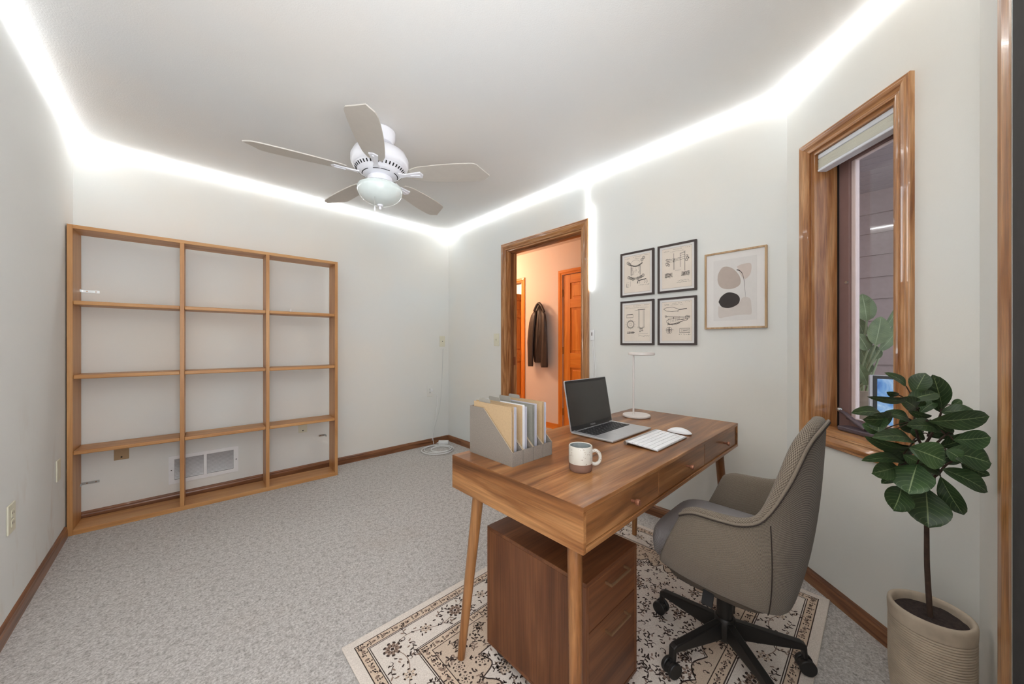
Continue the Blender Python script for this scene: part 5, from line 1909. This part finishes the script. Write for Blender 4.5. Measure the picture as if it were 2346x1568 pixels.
# ------------------------------------------------------------------ jacket on the hall wall
jk = thing('leather_jacket', 'dark brown leather jacket hanging on the hall wall', 'jacket', (XH - .05, 3.40, 1.25))
S3 = 820 / 230.0
def jp(x_, y_, q_=.05): return on_x(1150 + x_ / S3, 560 + y_ / S3, XH - q_)
def loft(outl, depth, name, mat, parent, q0=.012):
    """outl: rows (xl, xr, y) in crop pixels; elliptical cross sections standing off the wall."""
    P = []
    for (xl, xr, yy), dp_ in zip(outl, depth):
        row = []
        for j in range(18):
            t = 2 * PI * j / 18
            fx_ = (xl + xr) / 2 + (xr - xl) / 2 * math.cos(t)
            fold_ = 1 + .22 * math.sin(fx_ * .16 + yy * .006)
            q_ = q0 + dp_ * (0.5 + 0.5 * math.sin(t) * fold_)
            row.append(jp(fx_, yy, q_))
        P.append(row)
    m_ = MB()
    b_ = m_.grid(P, cv=True)
    m_.f.append(tuple(b_ + k_ for k_ in range(18)))
    m_.f.append(tuple(b_ + (len(P) - 1) * 18 + k_ for k_ in range(17, -1, -1)))
    return m_.build(name, mat, parent, smooth=True, angle=180)
loft([(293, 308, 482), (276, 322, 520), (258, 345, 560), (246, 360, 610), (240, 362, 700), (243, 362, 800), (250, 350, 890), (262, 330, 960), (270, 318, 968)],
     [.03, .05, .07, .085, .09, .09, .085, .075, .06], 'body', 'jacket', jk)
loft([(262, 285, 545), (238, 282, 580), (222, 276, 640), (212, 266, 720), (207, 258, 800), (209, 256, 900), (211, 256, 985), (214, 254, 998)],
     [.03, .05, .06, .06, .06, .055, .05, .04], 'sleeve', 'jacket', jk, .06)
loft([(318, 340, 540), (318, 358, 575), (318, 366, 640), (320, 368, 730), (318, 372, 820), (316, 374, 920), (316, 376, 990), (320, 374, 1007)],
     [.03, .05, .06, .06, .06, .055, .05, .04], 'sleeve', 'jacket', jk, .06)
MB().tube(spline([jp(262, 548, .09), jp(282, 500, .085), jp(302, 482, .075), jp(324, 505, .085), jp(344, 552, .09)], 5), .016, 10).build('collar', 'jacket', jk, smooth=True)
MB().tube(spline([jp(303, 500, .10), jp(298, 640, .115), jp(288, 800, .118), jp(276, 940, .11)], 5), .004, 6).build('zip', 'slot', jk, smooth=True)
hk = thing('coat_hook', 'small dark coat hook above the hanging jacket', 'hook', tuple(jp(312, 480, .01)))
MB().tube(spline([jp(312, 492, .001), jp(312, 484, .03), jp(310, 474, .045)], 4), .006, 8).build('hook', 'blackmetal', hk, smooth=True)
MB().cyl(jp(312, 488, .0005), jp(312, 488, .006), .016, 14).build('base_plate', 'blackmetal', hk)

# ------------------------------------------------------------------ potted fiddle leaf fig
PD = 1.0
pc_ = at_d(2131, 1400, PD)
PXc, PYc = pc_.x, pc_.y
fig = thing('fiddle_leaf_fig', 'fiddle leaf fig tree in a ribbed beige pot in the corner', 'plant', (PXc, PYc, 0))
rp, hpz = .0835, .383
prof = [(0, 0), (.058, 0), (.062, .004)]
z = .01
n_r = 46
for i in range(n_r):
    z = .01 + (hpz - .05) * i / n_r
    zz = (hpz - .05) / n_r
    env = rp - .0225 * max(0.0, 1 - z / .20) ** 1.6
    prof += [(env - .0030, z), (env, z + zz * .3), (env, z + zz * .7)]
prof += [(rp + .0005, hpz - .038), (rp + .0015, hpz - .012), (rp + .0005, hpz - .003), (rp - .004, hpz), (rp - .009, hpz - .003), (rp - .011, hpz - .012), (rp - .012, hpz - .03)]
pot = MB().lathe(prof, 56, PXc, PYc, cap=False).build('pot', 'pot', fig, smooth=True, angle=80)
sl = MB()
Ps = []
rg = random.Random(3)
for i in range(9):
    rr_ = (rp - .0115) * i / 8
    Ps.append([(PXc + rr_ * math.cos(2 * PI * j / 36), PYc + rr_ * math.sin(2 * PI * j / 36), hpz - .024 + (rg.uniform(-.002, .002) if i else 0)) for j in range(36)])
sl.grid(Ps, cv=True)
sl.build('soil', 'soil', fig, smooth=True, angle=180)
SF = 1444 / 350.0
def q3(x_, y_): return (1940 + x_ / SF, 840 + y_ / SF)
tr_top = at_d(*q3(770, 1080), .99)
trunk = [Vector((PXc, PYc, hpz - .026)), at_d(2124, 1300, 1.0), at_d(2123, 1215, .995), at_d(2122, 1150, .992), tr_top, at_d(*q3(720, 900), .99), at_d(*q3(720, 740), .985)]
MB().tube(spline(trunk, 5), [.0062 - .0028 * i / 30 for i in range(31)], 12).build('trunk', 'bark', fig, smooth=True)
forks = {'r': [tr_top, at_d(*q3(860, 1020), .975), at_d(*q3(930, 940), .96), at_d(*q3(990, 900), .95)],
         'u1': [at_d(*q3(720, 760), .985), at_d(*q3(680, 690), .98), at_d(*q3(640, 520), .975), at_d(*q3(655, 400), .975)],
         'u2': [at_d(*q3(725, 760), .985), at_d(*q3(790, 660), .985), at_d(*q3(860, 520), .985), at_d(*q3(900, 410), .985)],
         'u3': [at_d(*q3(725, 800), .985), at_d(*q3(830, 740), .97), at_d(*q3(930, 650), .955)]}
for key_, pts in forks.items():
    n5 = 5 * (len(pts) - 1) + 1
    MB().tube(spline(pts, 5), [.0036 - .0016 * i / n5 for i in range(n5)], 8).build('branch', 'bark', fig, smooth=True)
nodes_ = [p for pts in forks.values() for p in pts] + trunk[3:]
# (base, tip, width px, base depth, tip depth, tilt, lit colour)
LV = [((640, 262), (745, 62), 175, .975, .96, 10, 0), ((905, 405), (815, 78), 185, .985, .97, 12, 0), ((610, 285), (190, 285), 60, .97, .93, 35, 0),
      ((655, 400), (500, 300), 120, .975, .95, 20, 0), ((560, 330), (855, 252), 150, .965, .955, 30, 0), ((335, 450), (42, 440), 95, .95, .93, 30, 0),
      ((430, 470), (150, 500), 110, .955, .93, 25, 0), ((320, 450), (300, 618), 150, .95, .925, 20, 0), ((340, 440), (596, 510), 90, .955, .97, 35, 0),
      ((625, 705), (240, 672), 140, .975, .93, 35, 1), ((590, 770), (165, 655), 100, .975, .95, 40, 0), ((545, 905), (140, 890), 110, .975, .94, 35, 0),
      ((480, 945), (236, 1010), 150, .97, .945, 15, 1), ((665, 925), (585, 1205), 345, .955, .915, 8, 1), ((520, 1130), (440, 1365), 240, .96, .925, 18, 0),
      ((470, 1060), (325, 1105), 85, .985, .97, 20, 0), ((745, 1150), (772, 1525), 355, .97, .925, 5, 0), ((885, 1040), (1105, 1405), 175, .965, .925, 25, 0),
      ((905, 970), (1335, 1188), 120, .96, .915, 35, 0), ((1005, 695), (1358, 668), 150, .95, .915, 25, 1), ((930, 800), (1366, 915), 185, .95, .912, 25, 0),
      ((1080, 915), (1352, 1030), 90, .955, .918, 35, 0), ((590, 765), (935, 900), 190, .955, .925, 20, 1), ((850, 590), (565, 560), 130, .965, .945, 30, 0),
      ((1000, 640), (790, 500), 150, .96, .955, 30, 0), ((770, 520), (1345, 470), 145, .95, .905, 25, 0), ((890, 435), (1226, 432), 95, .975, .935, 35, 0),
      ((985, 365), (1085, 320), 65, .985, .98, 20, 1), ((685, 445), (845, 335), 110, .985, .985, 25, 1), ((580, 415), (800, 475), 70, .965, .965, 35, 0),
      ((880, 430), (840, 250), 110, .995, .995, 20, 0), ((560, 185), (357, 58), 55, .97, .95, 35, 1), ((490, 270), (378, 240), 55, .985, .985, 30, 0),
      ((535, 830), (730, 915), 95, .975, .965, 30, 1), ((700, 930), (890, 1010), 80, .98, .97, 30, 0), ((290, 625), (145, 545), 80, .96, .97, 25, 1),
      ((940, 790), (1090, 885), 110, .945, .93, 20, 1), ((640, 560), (720, 700), 90, .985, .98, 30, 0), ((880, 600), (1010, 640), 120, .975, .965, 30, 0),
      ((300, 700), (580, 800), 120, .985, .99, 30, 0), ((700, 640), (520, 480), 140, 1.0, 1.0, 25, 0), ((760, 660), (960, 560), 150, 1.0, .985, 25, 0),
      ((700, 860), (480, 980), 150, 1.0, .99, 25, 0), ((820, 900), (1090, 800), 150, .985, .95, 25, 0), ((640, 800), (330, 760), 130, 1.0, .98, 30, 0),
      ((700, 420), (600, 300), 120, .995, 1.0, 20, 0), ((820, 1000), (640, 1080), 130, 1.0, .99, 20, 0), ((880, 760), (1180, 640), 130, .985, .95, 25, 0)]
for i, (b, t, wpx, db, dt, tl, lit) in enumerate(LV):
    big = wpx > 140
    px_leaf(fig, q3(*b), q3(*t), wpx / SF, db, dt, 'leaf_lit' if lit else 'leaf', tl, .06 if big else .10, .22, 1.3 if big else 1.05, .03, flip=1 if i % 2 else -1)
    B = at_d(*q3(*b), db)
    nd = min(nodes_, key=lambda p: (p - B).length)
    if (nd - B).length > .006:
        MB().tube(spline([nd, nd.lerp(B, .5) + Vector((0, 0, .006)), B], 4), .0016, 6).build('petiole', 'bark', fig, smooth=True)
